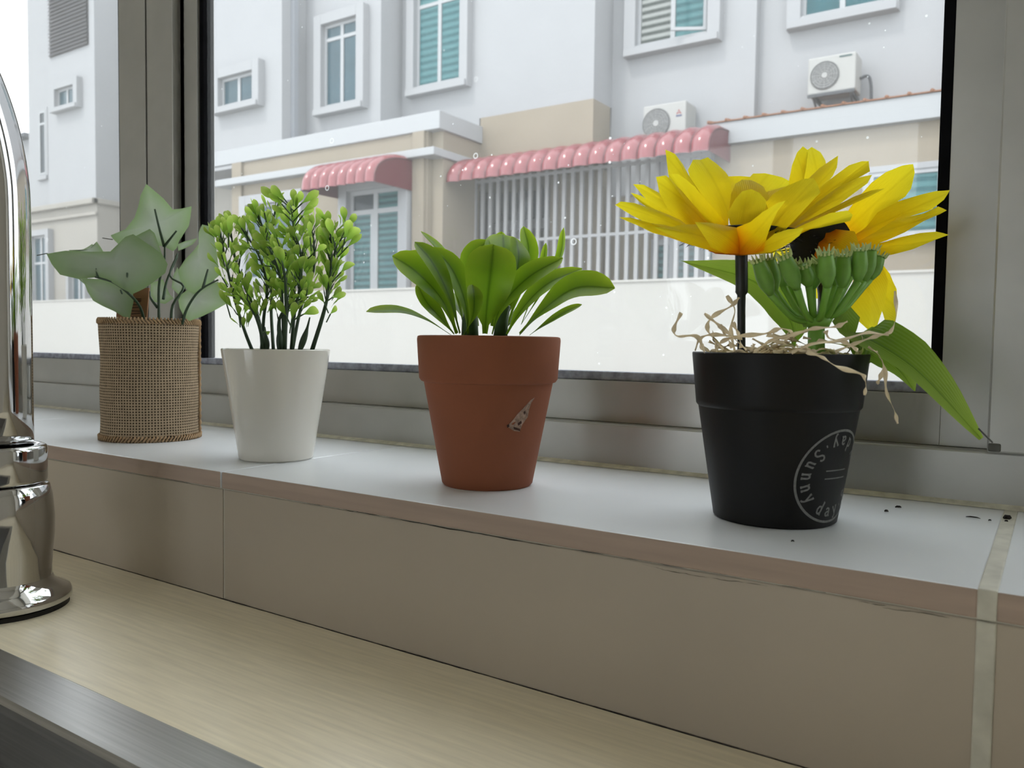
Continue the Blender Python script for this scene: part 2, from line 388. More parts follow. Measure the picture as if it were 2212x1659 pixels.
# ------------------------------------------------------------------ chrome mixer tap
tap = empty('mixer_tap', (-.576, .259, CT)); tag(tap, 'tall chrome swan-neck kitchen tap standing beside the sink', 'tap')
MB().lathe([(.0, 0), (.0385, 0), (.0385, .003), (.037, .0035), (0, .0035)], 64).build('flange_shadow_ring', 'flange_shadow', tap, smooth=False)  # black ring standing in for the shadow beneath the flange
MB().lathe([(.0385, .0035), (.0402, .0045), (.0402, .008), (.039, .0105), (.033, .0135), (.0295, .0165), (.0285, .02)], 72).build('flange', 'chrome', tap, smooth=True)
MB().lathe([(.0285, .0195), (.0283, .026), (.0290, .036), (.0302, .048), (.0303, .060), (.0292, .074), (.0276, .0812), (.0262, .0822), (.0, .0822)], 72).build('body', 'chrome', tap, smooth=True)
MB().lathe([(.0, .0832), (.0252, .0832), (.0262, .0842), (.0265, .086), (.0265, .1050), (.0260, .1072), (.0240, .1082), (.0190, .1080), (.0189, .105)], 72).build('collar', 'chrome', tap, smooth=True)
arc = [(0, 0, .100), (0, 0, .20)]
R_ = .13; ZC = .262
for k in range(0, 25):
    a = math.pi*k/24
    arc.append((0, -(R_-R_*math.cos(a)), ZC+R_*1.25*math.sin(a)))
arc += [(0, -2*R_, ZC-.05)]
MB().tube(spline(arc, 90), .0188, 40).build('spout', 'chrome', tap, smooth=True)
MB().tube([(0, -2*R_, ZC-.05), (0, -2*R_, ZC-.06), (0, -2*R_, ZC-.10)], [.021, .022, .0205], 32).build('spray_head', 'chrome', tap, smooth=True)
MB().tube([(-.028, 0, .058), (-.045, 0, .059), (-.05, 0, .060)], [.016, .016, .015], 24).build('lever_hub', 'chrome', tap, smooth=True)
MB().tube([(-.044, 0, .063), (-.06, -.005, .10), (-.075, -.01, .14)], [.007, .0055, .0045], 16).build('lever', 'chrome', tap, smooth=True)

# ------------------------------------------------------------------ outside: ground, boundary wall
GZ = -1.15
mat('render_white', (142, 143, 145), rough=.85, noise=.015, nscale=2)
mat('render_beige', (130, 121, 107), rough=.9, noise=.04, nscale=1.5)
mat('render_cream', (138, 134, 127), rough=.9, noise=.04, nscale=1.5)
mat('wall_white', (155, 153, 149), rough=.85, noise=.01, nscale=2)
mat('concrete', (191, 190, 186), rough=.9, noise=.06, nscale=1)
mat('trim_white', (148, 150, 152), rough=.6)
mat('downpipe', (131, 134, 139), rough=.5)
mat('awning_red', (120, 52, 57), rough=.25, spec=.5, noise=.05, nscale=6, coat=.5)
mat('awning_end', (86, 24, 33), rough=.35)
mat('awning_rib', (73, 28, 33), rough=.4)
mat('louvre_grey', (68, 67, 70), rough=.7)
mat('roof_tile', (122, 81, 55), rough=.8, noise=.1, nscale=5)
mat('roof_grey', (73, 76, 81), rough=.8)
mat('ac_white', (146, 146, 143), rough=.5)
mat('ac_grille', (93, 94, 94), rough=.6)
mat('ac_hub', (141, 141, 139), rough=.5)
mat('bracket_dark', (57, 60, 64), rough=.6)
mat('logo_red', (125, 21, 24), rough=.5)
mat('logo_blue', (47, 57, 93), rough=.5)
mat('logo_green', (41, 67, 67), rough=.5)
mat('grille_white', (150, 150, 151), rough=.45)
mat('porch_shade', (52, 51, 46), rough=.9)  # shade of the porch recess put into the wall colour
mat('pane_dark', (33, 44, 51), rough=.12, spec=.2)
def shutter_mat(name, a, b, scale):
    mt = mat(name, a, rough=.15, spec=.2); nt = mt.node_tree; bs = nt.nodes['Principled BSDF']
    tc = nt.nodes.new('ShaderNodeTexCoord'); wv = nt.nodes.new('ShaderNodeTexWave'); wv.bands_direction = 'Z'; wv.wave_profile = 'SIN'
    wv.inputs['Scale'].default_value = scale; wv.inputs['Distortion'].default_value = .25; wv.inputs['Detail Scale'].default_value = .5
    nt.links.new(tc.outputs['Object'], wv.inputs[0])
    r = nt.nodes.new('ShaderNodeValToRGB'); r.color_ramp.elements[0].position = .3; r.color_ramp.elements[1].position = .7
    r.color_ramp.elements[0].color = lin(*a); r.color_ramp.elements[1].color = lin(*b); nt.links.new(wv.outputs[1], r.inputs[0]); nt.links.new(r.outputs[0], bs.inputs['Base Color'])
shutter_mat('pane_shutter', (32, 79, 84), (64, 107, 110), 2.9)
shutter_mat('pane_shutter_fine', (24, 63, 65), (56, 99, 102), 3.4)
shutter_mat('pane_blind', (132, 135, 132), (54, 60, 57), 3.2)
mat('pane_teal', (28, 76, 83), rough=.1, spec=.2, noise=.12, nscale=6)
mat('pane_grey', (51, 73, 82), rough=.1, spec=.25, noise=.12, nscale=3)

struct(boxo('ground', 'concrete', None, -60, 40, YO+.02, 60, GZ-.1, GZ))
bw = MB().box(-40, 25, 7.0, 7.15, GZ, .685).box(-40, 25, 6.985, 7.165, .685, .705).build('boundary_wall', 'wall_white')
tag(bw, 'low white boundary wall across the lane below the houses', 'boundary wall')

def window(house, Y, x0, x1, z0, z1, cols=2, transom=None, pane='pane_shutter', sur=.17, sill=.13, proud=.13, bar=.045, panes=None, surround='render_white'):
    """projecting surround > frame bars, panes; the face looks towards -Y"""
    s = MB(); yw = Y
    s.box(x0-sur, x0, yw-proud, yw+.02, z0-sill, z1+sur); s.box(x1, x1+sur, yw-proud, yw+.02, z0-sill, z1+sur)
    s.box(x0, x1, yw-proud, yw+.02, z1, z1+sur); s.box(x0, x1, yw-proud, yw+.02, z0-sill, z0)
    s.box(x0-sur*.9, x1+sur*.9, yw-proud-.04, yw-proud, z0-sill, z0-sill*.3)
    wd = s.build('window', surround, house, bevel=.006)
    f = MB(); yf = yw-.035
    f.box(x0, x0+bar, yf, yw, z0, z1); f.box(x1-bar, x1, yf, yw, z0, z1); f.box(x0+bar, x1-bar, yf, yw, z0, z0+bar); f.box(x0+bar, x1-bar, yf, yw, z1-bar, z1)
    xs = [x0+bar+(x1-x0-2*bar)*i/cols for i in range(cols+1)]
    for x in xs[1:-1]: f.box(x-bar*.7, x+bar*.7, yf, yw, z0+bar, z1-bar)
    if transom: f.box(x0+bar, x1-bar, yf+.002, yw, transom-bar*.6, transom+bar*.6)
    f.build('frame', 'trim_white', wd)
    zs = [z0+bar]+([transom] if transom else [])+[z1-bar]
    q = 0
    for i in range(cols):
        for k in range(len(zs)-1):
            pm = panes[q % len(panes)] if panes else pane; q += 1
            boxo('pane', pm, wd, xs[i]+.002, xs[i+1]-.002, yw-.016, yw-.008, zs[k]+.002, zs[k+1]-.002)
    return wd

# ---- the house straight opposite
h1 = empty('terrace_house', (-9, 9, GZ)); h1.location = (0, 0, 0)
tag(h1, 'white and beige terrace house with two red awnings behind the boundary wall', 'house')
TOP = 6.3
boxo('upper_wall', 'render_white', h1, -13.3, -10.52, 9.0, 12, 3.30, TOP)               # leftmost bay
boxo('upper_wall', 'render_white', h1, -10.52, -8.85, 9.5, 12, 3.2, TOP)
boxo('upper_wall', 'render_white', h1, -8.85, -5.40, 10.0, 12, 3.45, TOP)
boxo('upper_wall', 'render_white', h1, -8.85, -7.32, 10.0, 12, 3.1, 3.45)
boxo('upper_wall', 'render_white', h1, -13.3, -11.76, 9.0, 12, 3.0, 3.06)
boxo('downpipe', 'downpipe', h1, -10.519, -10.44, 9.18, 9.27, 3.26, TOP)
boxo('upper_ledge', 'trim_white', h1, -13.3, -7.26, 8.98, 10.02, 3.07, 3.32, bevel=.01)
boxo('lower_canopy', 'trim_white', h1, -12.05, -7.26, 8.86, 10.0, 2.69, 2.80, bevel=.01)
boxo('ground_wall', 'render_beige', h1, -11.70, -7.50, 9.02, 10.0, GZ, 3.07)
boxo('ground_wall', 'render_beige', h1, -7.50, -7.30, 9.12, 10.0, GZ, 3.07)
boxo('corner_pier', 'render_beige', h1, -11.74, -11.50, 8.97, 9.02, GZ, 3.07)
boxo('corner_pier', 'render_beige', h1, -7.74, -7.53, 8.97, 9.02, GZ, 3.07)
boxo('ground_wall', 'render_cream', h1, -13.3, -11.70, 9.6, 12, GZ, 3.07)
boxo('string_course', 'trim_white', h1, -13.3, -11.70, 9.5, 9.6, 2.15, 2.30)
boxo('beam', 'render_beige', h1, -7.30, -5.40, 10.0, 10.5, 2.55, 3.45)
boxo('porch_wall', 'porch_shade', h1, -8.1, -6.28, 11.2, 11.4, GZ, 3.0)
boxo('porch_wall', 'render_beige', h1, -6.28, -5.40, 10.35, 11.4, GZ, 2.60)
boxo('porch_wall', 'porch_shade', h1, -8.1, -7.9, 10.0, 11.3, GZ, 2.60)
boxo('porch_ceiling', 'render_beige', h1, -8.0, -5.4, 10.0, 11.3, 2.56, 2.66)
window(h1, 9.0, -11.98, -11.10, 4.03, 4.50, panes=['pane_grey', 'pane_grey'], sur=.16, sill=.12)
window(h1, 9.5, -10.04, -9.26, 3.86, 5.16, transom=4.93, panes=['pane_grey', 'pane_grey'], sur=.16, sill=.13)
window(h1, 10.0, -8.52, -7.62, 4.06, 5.75, transom=5.30, pane='pane_shutter', sur=.15, sill=.13)
window(h1, 9.02, -11.30, -10.12, 1.1, 2.32, cols=2, pane='pane_grey', sur=.16)
wd = window(h1, 9.02, -8.97, -7.94, -.3, 2.34, cols=2, transom=2.02, panes=['pane_shutter_fine', 'pane_dark', 'pane_shutter_fine', 'pane_shutter_fine'], sur=.17, bar=.06)
boxo('frame_bar', 'trim_white', wd, -8.56, -8.50, 8.99, 9.02, -.3, 2.02)
window(h1, 11.2, -7.80, -6.50, 2.05, 2.62, cols=3, pane='pane_dark', sur=.1)

# ---- the house to its right with a lean-to
h2 = empty('terrace_house', (-3, 10, GZ)); h2.location = (0, 0, 0)
tag(h2, 'white house with a beige lean-to and brown roof tiles behind the yellow flowers', 'house')
boxo('upper_wall', 'render_white', h2, -5.40, -3.36, 10.54, 13, 2.2, TOP)
boxo('upper_wall', 'render_white', h2, -3.36, -1.02, 10.68, 13, 2.2, TOP)
boxo('upper_wall', 'render_white', h2, -1.02, 8, 10.60, 13, 2.2, TOP)
boxo('ground_wall', 'render_beige', h2, -5.40, -3.66, 10.56, 13, GZ, 2.2)
boxo('lean_to_wall', 'render_beige', h2, -3.66, 8, 9.98, 10.6, GZ, 2.62)
boxo('fascia', 'trim_white', h2, -3.70, 8, 9.86, 9.98, 2.575, 2.835)
o = MB()
o.quad((-3.72, 9.84, 2.84), (8, 9.84, 2.84), (8, 10.7, 2.99), (-3.72, 10.7, 2.99)); o.quad((-3.72, 9.84, 2.855), (8, 9.84, 2.855), (8, 10.7, 3.005), (-3.72, 10.7, 3.005)); o.quad((-3.72, 9.84, 2.84), (8, 9.84, 2.84), (8, 9.84, 2.855), (-3.72, 9.84, 2.855))
rf = o.build('roof', 'roof_tile', h2)
for i in range(24):
    x = -3.7+.225*i
    MB().tube([(x, 9.835, 2.858), (x, 10.7, 3.008)], .02, 8).build('roof_roll', 'roof_tile', rf, smooth=True)
boxo('roof_end', 'trim_white', h2, -3.98, -3.70, 9.90, 10.54, 2.72, 2.79)
window(h2, 10.54, -5.00, -3.97, 4.20, 5.45, cols=2, panes=['pane_blind', 'pane_shutter'], sur=.17, sill=.13)
window(h2, 10.68, -2.82, -1.87, 4.19, 5.4, cols=2, pane='pane_teal', sur=.17, sill=.13)
window(h2, 9.98, -1.84, -.4, 1.35, 2.06, cols=2, pane='pane_shutter', sur=.07, sill=.07, proud=.05)
window(h2, 10.56, -4.70, -3.75, .3, 1.52, cols=4, pane='pane_shutter_fine', sur=.04, sill=.04, proud=.04)
# an open casement on the shuttered window
cs = MB(); x0, x1, za, zb = 0, .46, 4.24, 5.4
cs.box(x0, x0+.04, 0, .03, za, zb); cs.box(x1-.04, x1, 0, .03, za, zb); cs.box(x0+.04, x1-.04, 0, .03, za, za+.04); cs.box(x0+.04, x1-.04, 0, .03, zb-.04, zb)
c1 = cs.build('open_casement', 'trim_white', h2, loc=(-4.40, 10.24, 0)); c1.rotation_euler = (0, 0, math.radians(28))

# ---- security grille
def grille():
    g = empty('security_grille', (0, 9.9, GZ)); g.location = (0, 0, 0)
    tag(g, 'white vertical bar security grille beneath the long red awning', 'grille')
    bar = MB().box(-.026, .026, -.02, .02, GZ+.05, 2.52).mesh('bar'); bar.materials.append(MATS['grille_white'])
    x = -8.00; i = 0
    while x < -3.66:
        o = link(bpy.data.objects.new('bar', bar), g); o.location = (x, 9.9, 0); x += .139
    for z in (1.575, GZ+.1, 2.48): boxo('cross_bar', 'grille_white', g, -8.02, -3.68, 9.875, 9.925, z-.02, z+.02)
grille()

# ---- awnings of curved panels
def awning(name, label, x0, x1, n, yo, yw, zt, zb, endcap):
    a = empty(name, ((x0+x1)/2, yw, zb)); a.location = (0, 0, 0); tag(a, label, 'awning', 'red awnings on the opposite house')
    wd_ = (x1-x0)/n; K = 10; mb = MB()
    prof = []
    for k in range(K+1):
        t = math.pi/2*k/K
        prof.append((yw-(yw-yo)*math.sin(t)**.9, zb+(zt-zb)*math.cos(t)**.75))
    cross = [(0, 0), (.10, .03), (.3, .06), (.5, .07), (.7, .06), (.9, .03), (1, 0)]
    for c, dz in cross:
        for k, (y, z) in enumerate(prof):
            t = math.pi/2*k/K; mb.v.append((c*wd_, y-dz*math.sin(t), z+dz*math.cos(t)))
    for i in range(len(cross)-1):
        for k in range(K): b = i*(K+1)+k; mb.f.append((b, b+1, b+K+2, b+K+1))
    me = mb.mesh('awning_panel'); me.materials.append(MATS['awning_red'])
    for p in me.polygons: p.use_smooth = True
    rb = MB().tube([(0, y-.004, z+.004) for y, z in prof], .012, 6).mesh('rib'); rb.materials.append(MATS['awning_rib'])
    for i in range(n):
        o = link(bpy.data.objects.new('awning_panel', me), a); o.location = (x0+i*wd_, 0, 0)
    for i in range(n+1):
        o = link(bpy.data.objects.new('rib', rb), a); o.location = (x0+i*wd_, 0, 0)
    for x in (x0, x1):
        e = MB(); e.v = [(x, yw, zb)]+[(x, y, z) for y, z in prof]+[(x, yw, zb)]
        e.f = [tuple(range(len(e.v)-1))]
        o = e.build('end_panel', 'awning_end', a)
        md = o.modifiers.new('thickness', 'SOLIDIFY'); md.thickness = .01
    return a
awning('door_awning', 'short red awning over the door with a plain dark red end', -9.15, -7.74, 8, 8.2, 9.0, 2.67, 2.25, True)
awning('porch_awning', 'long red ribbed awning above the white grille', -7.78, -3.45, 19, 9.22, 9.95, 2.72, 2.36, True)

# ---- air-conditioner condensers
def condenser(label, x0, x1, y0, y1, z0, z1, fcx, fr, logo):
    a = empty('air_conditioner', ((x0+x1)/2, y1, z0)); a.location = (0, 0, 0)
    tag(a, label, 'air conditioner', 'condenser units on the opposite houses')
    boxo('casing', 'ac_white', a, x0, x1, y0, y1, z0, z1, bevel=.015)
    zc = (z0+z1)/2-.01
    fan = MB().lathe([(0, 0), (fr, 0), (fr, .012), (fr*.96, .02), (fr*.92, .012), (0, .012)], 40).build('fan_grille', 'ac_grille', a)
    fan.rotation_euler = (math.pi/2, 0, 0); fan.location = (fcx, y0+.001, zc)
    rings = MB()
    for k in range(1, 6):
        rr = fr*.92*k/5.4
        rings.tube([(rr*math.cos(t*math.pi/16), rr*math.sin(t*math.pi/16), .016) for t in range(33)], .0035, 4, cap=False)
    for k in range(12):
        t = k*math.pi/6; rings.tube([(fr*.2*math.cos(t), fr*.2*math.sin(t), .018), (fr*.92*math.cos(t), fr*.92*math.sin(t), .018)], .003, 4)
    rings.build('guard_wire', 'ac_hub', fan)
    MB().lathe([(0, .022), (fr*.2, .022), (fr*.22, .012)], 24).build('hub', 'ac_hub', fan)
    return a
ca = condenser('white air conditioner above the red awning with a small red mark', -4.72, -4.12, 10.14, 10.5, 2.80, 3.27, -4.53, .195, 'red')
lg = MB(); cx, cz, q = -4.215, 3.13, .022
for dx, dz in ((0, .038), (-.024, -.004), (.024, -.004)):       # three lozenges
    if dz > 0: pts_ = [(0, 0), (-.013, .02), (0, .04), (.013, .02)]
    else: s_ = 1 if dx > 0 else -1; pts_ = [(0, 0), (s_*.024, 0), (s_*.037, -.021), (s_*.013, -.021)]
    lg.quad(*[(cx+px_, 10.138, cz+pz_) for px_, pz_ in pts_])
lg.build('logo', 'logo_red', ca)
boxo('logo_text', 'logo_blue', ca, cx-.04, cx+.04, 10.137, 10.139, cz-.055, cz-.036)
boxo('foot', 'bracket_dark', ca, -4.66, -4.62, 10.15, 10.54, 2.76, 2.80); boxo('foot', 'bracket_dark', ca, -4.22, -4.18, 10.15, 10.54, 2.76, 2.80)
cb = condenser('white air conditioner on wall brackets above the brown roof tiles', -2.625, -2.085, 10.24, 10.58, 3.12, 3.55, -2.43, .165, 'green')
boxo('logo_text', 'logo_green', cb, -2.27, -2.13, 10.237, 10.239, 3.505, 3.525)
for x in (-2.56, -2.14):
    boxo('bracket_arm', 'bracket_dark', cb, x-.015, x+.015, 10.22, 10.68, 3.08, 3.12)
    MB().tube([(x, 10.26, 3.09), (x, 10.66, 2.86)], .014, 6).build('bracket_strut', 'bracket_dark', cb)
boxo('bracket_rail', 'bracket_dark', cb, -2.62, -2.09, 10.225, 10.25, 3.085, 3.12)
MB().tube(spline([(-2.085, 10.5, 3.30), (-2.0, 10.5, 3.32), (-1.965, 10.52, 3.22), (-1.96, 10.55, 2.98)], 14), .018, 8).build('hose', 'bracket_dark', cb, smooth=True)

# ---- the tall house at the left, seen past the window post
h3 = empty('terrace_house', (-19, 10, GZ)); h3.location = (0, 0, 0)
tag(h3, 'tall white house with a grey louvre panel seen left of the window post', 'house')
boxo('upper_wall', 'render_white', h3, -19.75, -17.75, 10.0, 13.0, 3.15, 8.6)
boxo('upper_wall', 'render_white', h3, -21.15, -19.75, 10.25, 13.0, 3.15, 8.6)
boxo('side_wall', 'render_white', h3, -17.75, -13.4, 11.3, 13.0, 3.0, 8.6)
boxo('ground_wall', 'render_cream', h3, -20.8, -17.75, 10.02, 13.0, GZ, 3.15)
boxo('ground_wall', 'render_cream', h3, -17.75, -13.4, 11.3, 13.0, GZ, 3.0)
boxo('cornice', 'render_cream', h3, -20.8, -17.68, 9.90, 10.02, 3.05, 3.17, bevel=.02)
boxo('cornice', 'render_cream', h3, -20.8, -17.70, 9.95, 10.02, 2.80, 2.88, bevel=.02)
boxo('cornice', 'render_cream', h3, -17.75, -17.68, 9.9, 11.3, 3.05, 3.17, bevel=.02)
lv = boxo('louvre_panel', 'louvre_grey', h3, -19.6, -17.97, 9.985, 10.0, 6.53, 8.3)
for k in range(21): 
    b = MB(); z = 6.55+k*.083; b.quad((-19.6, 9.985, z+.06), (-17.97, 9.985, z+.06), (-17.97, 9.94, z), (-19.6, 9.94, z)); b.quad((-19.6, 9.985, z+.045), (-17.97, 9.985, z+.045), (-17.97, 9.94, z-.012), (-19.6, 9.94, z-.012)); b.quad((-19.6, 9.94, z), (-17.97, 9.94, z), (-17.97, 9.94, z-.012), (-19.6, 9.94, z-.012))
    b.build('slat', 'louvre_grey', lv)
window(h3, 10.0, -19.22, -18.42, 5.33, 5.72, panes=['pane_grey'], sur=.16, sill=.12)
window(h3, 10.25, -20.60, -20.30, 4.0, 5.5, cols=1, transom=5.2, pane='pane_dark', sur=.08, proud=.03)
window(h3, 10.02, -20.45, -19.75, .6, 2.48, cols=2, transom=1.85, panes=['pane_grey'], sur=.14)
window(h3, 10.02, -18.75, -18.15, .6, 1.60, cols=2, panes=['pane_grey'], sur=.10)
# ---- more distant house
h4 = empty('distant_house', (-38, 20, GZ)); h4.location = (0, 0, 0)
tag(h4, 'distant house with a grey roof at the far left edge behind the tap', 'house')
boxo('upper_wall', 'render_white', h4, -48, -37, 18, 24, 3.2, 8.6)
boxo('ground_wall', 'render_beige', h4, -48, -37, 18, 24, GZ, 3.2)
boxo('roof_edge', 'roof_grey', h4, -48.5, -36.7, 17.6, 24.4, 8.6, 8.75)
boxo('ledge', 'trim_white', h4, -48, -36.9, 17.6, 18, 6.6, 7.0)
window(h4, 18, -41.5, -40.5, 4.0, 5.5, pane='pane_grey', sur=.2)
HOSTA = [
 ([[-0.013,-0.0222,0.0949],[-0.0165,-0.042,0.1034],[-0.0237,-0.0586,0.1083],[-0.0332,-0.077,0.1076]],0.0139,[0.29,-0.29,0.91]),
 ([[-0.009,-0.0219,0.0961],[-0.0115,-0.0344,0.1168],[-0.0198,-0.0486,0.1325],[-0.0287,-0.06,0.1414]],0.0214,[0.76,-0.35,0.54]),
 ([[-0.0169,-0.0126,0.0962],[-0.0204,-0.0196,0.1201],[-0.0274,-0.0293,0.1366],[-0.0382,-0.0359,0.1469]],0.0173,[0.62,-0.35,0.7]),
 ([[-0.0027,-0.0273,0.096],[-0.003,-0.0382,0.1187],[-0.0087,-0.0469,0.1376],[-0.0179,-0.0523,0.1499]],0.0173,[0.92,-0.07,0.38]),
 ([[-0.0016,-0.0205,0.0961],[-0.0007,-0.0248,0.1149],[-0.0079,-0.0285,0.1348],[-0.0219,-0.0309,0.1494]],0.0173,[0.93,-0.26,0.26]),
 ([[-0.0151,-0.0054,0.0964],[-0.0283,-0.0003,0.1285],[-0.0423,0.0036,0.1496],[-0.0578,0.0002,0.1653]],0.0127,[0.8,0.02,0.6]),
 ([[-0.0055,-0.0292,0.0954],[-0.006,-0.041,0.1044],[-0.0137,-0.0456,0.1141],[-0.0191,-0.0485,0.1255]],0.0139,[0.79,-0.22,0.58]),
 ([[0.0102,-0.0187,0.0962],[0.0163,-0.0257,0.1124],[0.0203,-0.0279,0.1316],[0.0154,-0.018,0.1501]],0.0303,[0.51,-0.77,0.39]),
 ([[-0.0114,0.0033,0.1012],[-0.0214,0.0103,0.129],[-0.0241,0.0157,0.1487],[-0.0194,0.0255,0.1598]],0.0197,[0.04,-0.88,0.48]),
 ([[-0.0036,0.0086,0.1014],[-0.0074,0.0197,0.1292],[-0.0063,0.024,0.1487],[-0.02,0.0435,0.1658]],0.0266,[0.52,-0.61,0.6]),
 ([[0.0051,0.0083,0.1014],[0.0083,0.0156,0.1261],[0.0089,0.0195,0.1463],[-0.0014,0.0315,0.1606]],0.0173,[0.87,-0.16,0.47]),
 ([[-0.0013,0.0221,0.1017],[0.0027,0.0326,0.1322],[0.0033,0.0402,0.1522],[-0.003,0.0431,0.1702]],0.0139,[0.89,-0.43,0.15]),
 ([[-0.0232,0.032,0.1082],[-0.0242,0.0392,0.1398],[-0.0251,0.0456,0.1567],[-0.0266,0.0513,0.1691]],0.0104,[0.51,-0.78,0.36]),
 ([[-0.0044,0.0443,0.1035],[-0.0024,0.0592,0.1305],[-0.0015,0.0668,0.1475],[-0.0031,0.0726,0.1622]],0.0069,[-0.2,-0.95,0.25]),
 ([[0.0011,0.0359,0.1033],[0.0065,0.0591,0.1315],[0.0084,0.0737,0.1528],[0.007,0.08,0.1733]],0.0098,[-0.38,-0.89,0.23]),
 ([[0.0139,-0.0162,0.0957],[0.0236,-0.0208,0.1126],[0.0392,-0.0154,0.1298],[0.0533,0.0007,0.1422]],0.0185,[0.14,-0.77,0.63]),
 ([[0.0185,-0.0071,0.0959],[0.0281,-0.0058,0.111],[0.0415,0.0016,0.1266],[0.0557,0.0201,0.1373]],0.0173,[0.14,-0.6,0.79]),
 ([[0.0278,-0.0069,0.096],[0.0471,-0.0112,0.1105],[0.0677,-0.0088,0.123],[0.0889,-0.0007,0.123]],0.0249,[0.23,-0.62,0.75]),
 ([[0.0275,0.0049,0.0956],[0.0379,0.0062,0.1024],[0.0485,0.01,0.1092],[0.059,0.015,0.1148]],0.0093,[0.35,-0.35,0.87]),
 ([[0.0015,0.0117,0.0962],[-0.0012,0.0347,0.1106],[-0.0001,0.0604,0.1255],[0.0071,0.0778,0.1353]],0.015,[-0.06,-0.5,0.86]),
 ([[-0.0082,-0.0069,0.0958],[-0.0277,0.0051,0.1121],[-0.0571,0.0224,0.1258],[-0.0743,0.0233,0.1314]],0.015,[0.47,-0.15,0.87]),
 ([[0.0052,-0.0341,0.095],[0.0183,-0.0428,0.1053],[0.0217,-0.0459,0.1156],[0.0176,-0.0422,0.1243]],0.0104,[0.86,-0.38,0.35]),
]
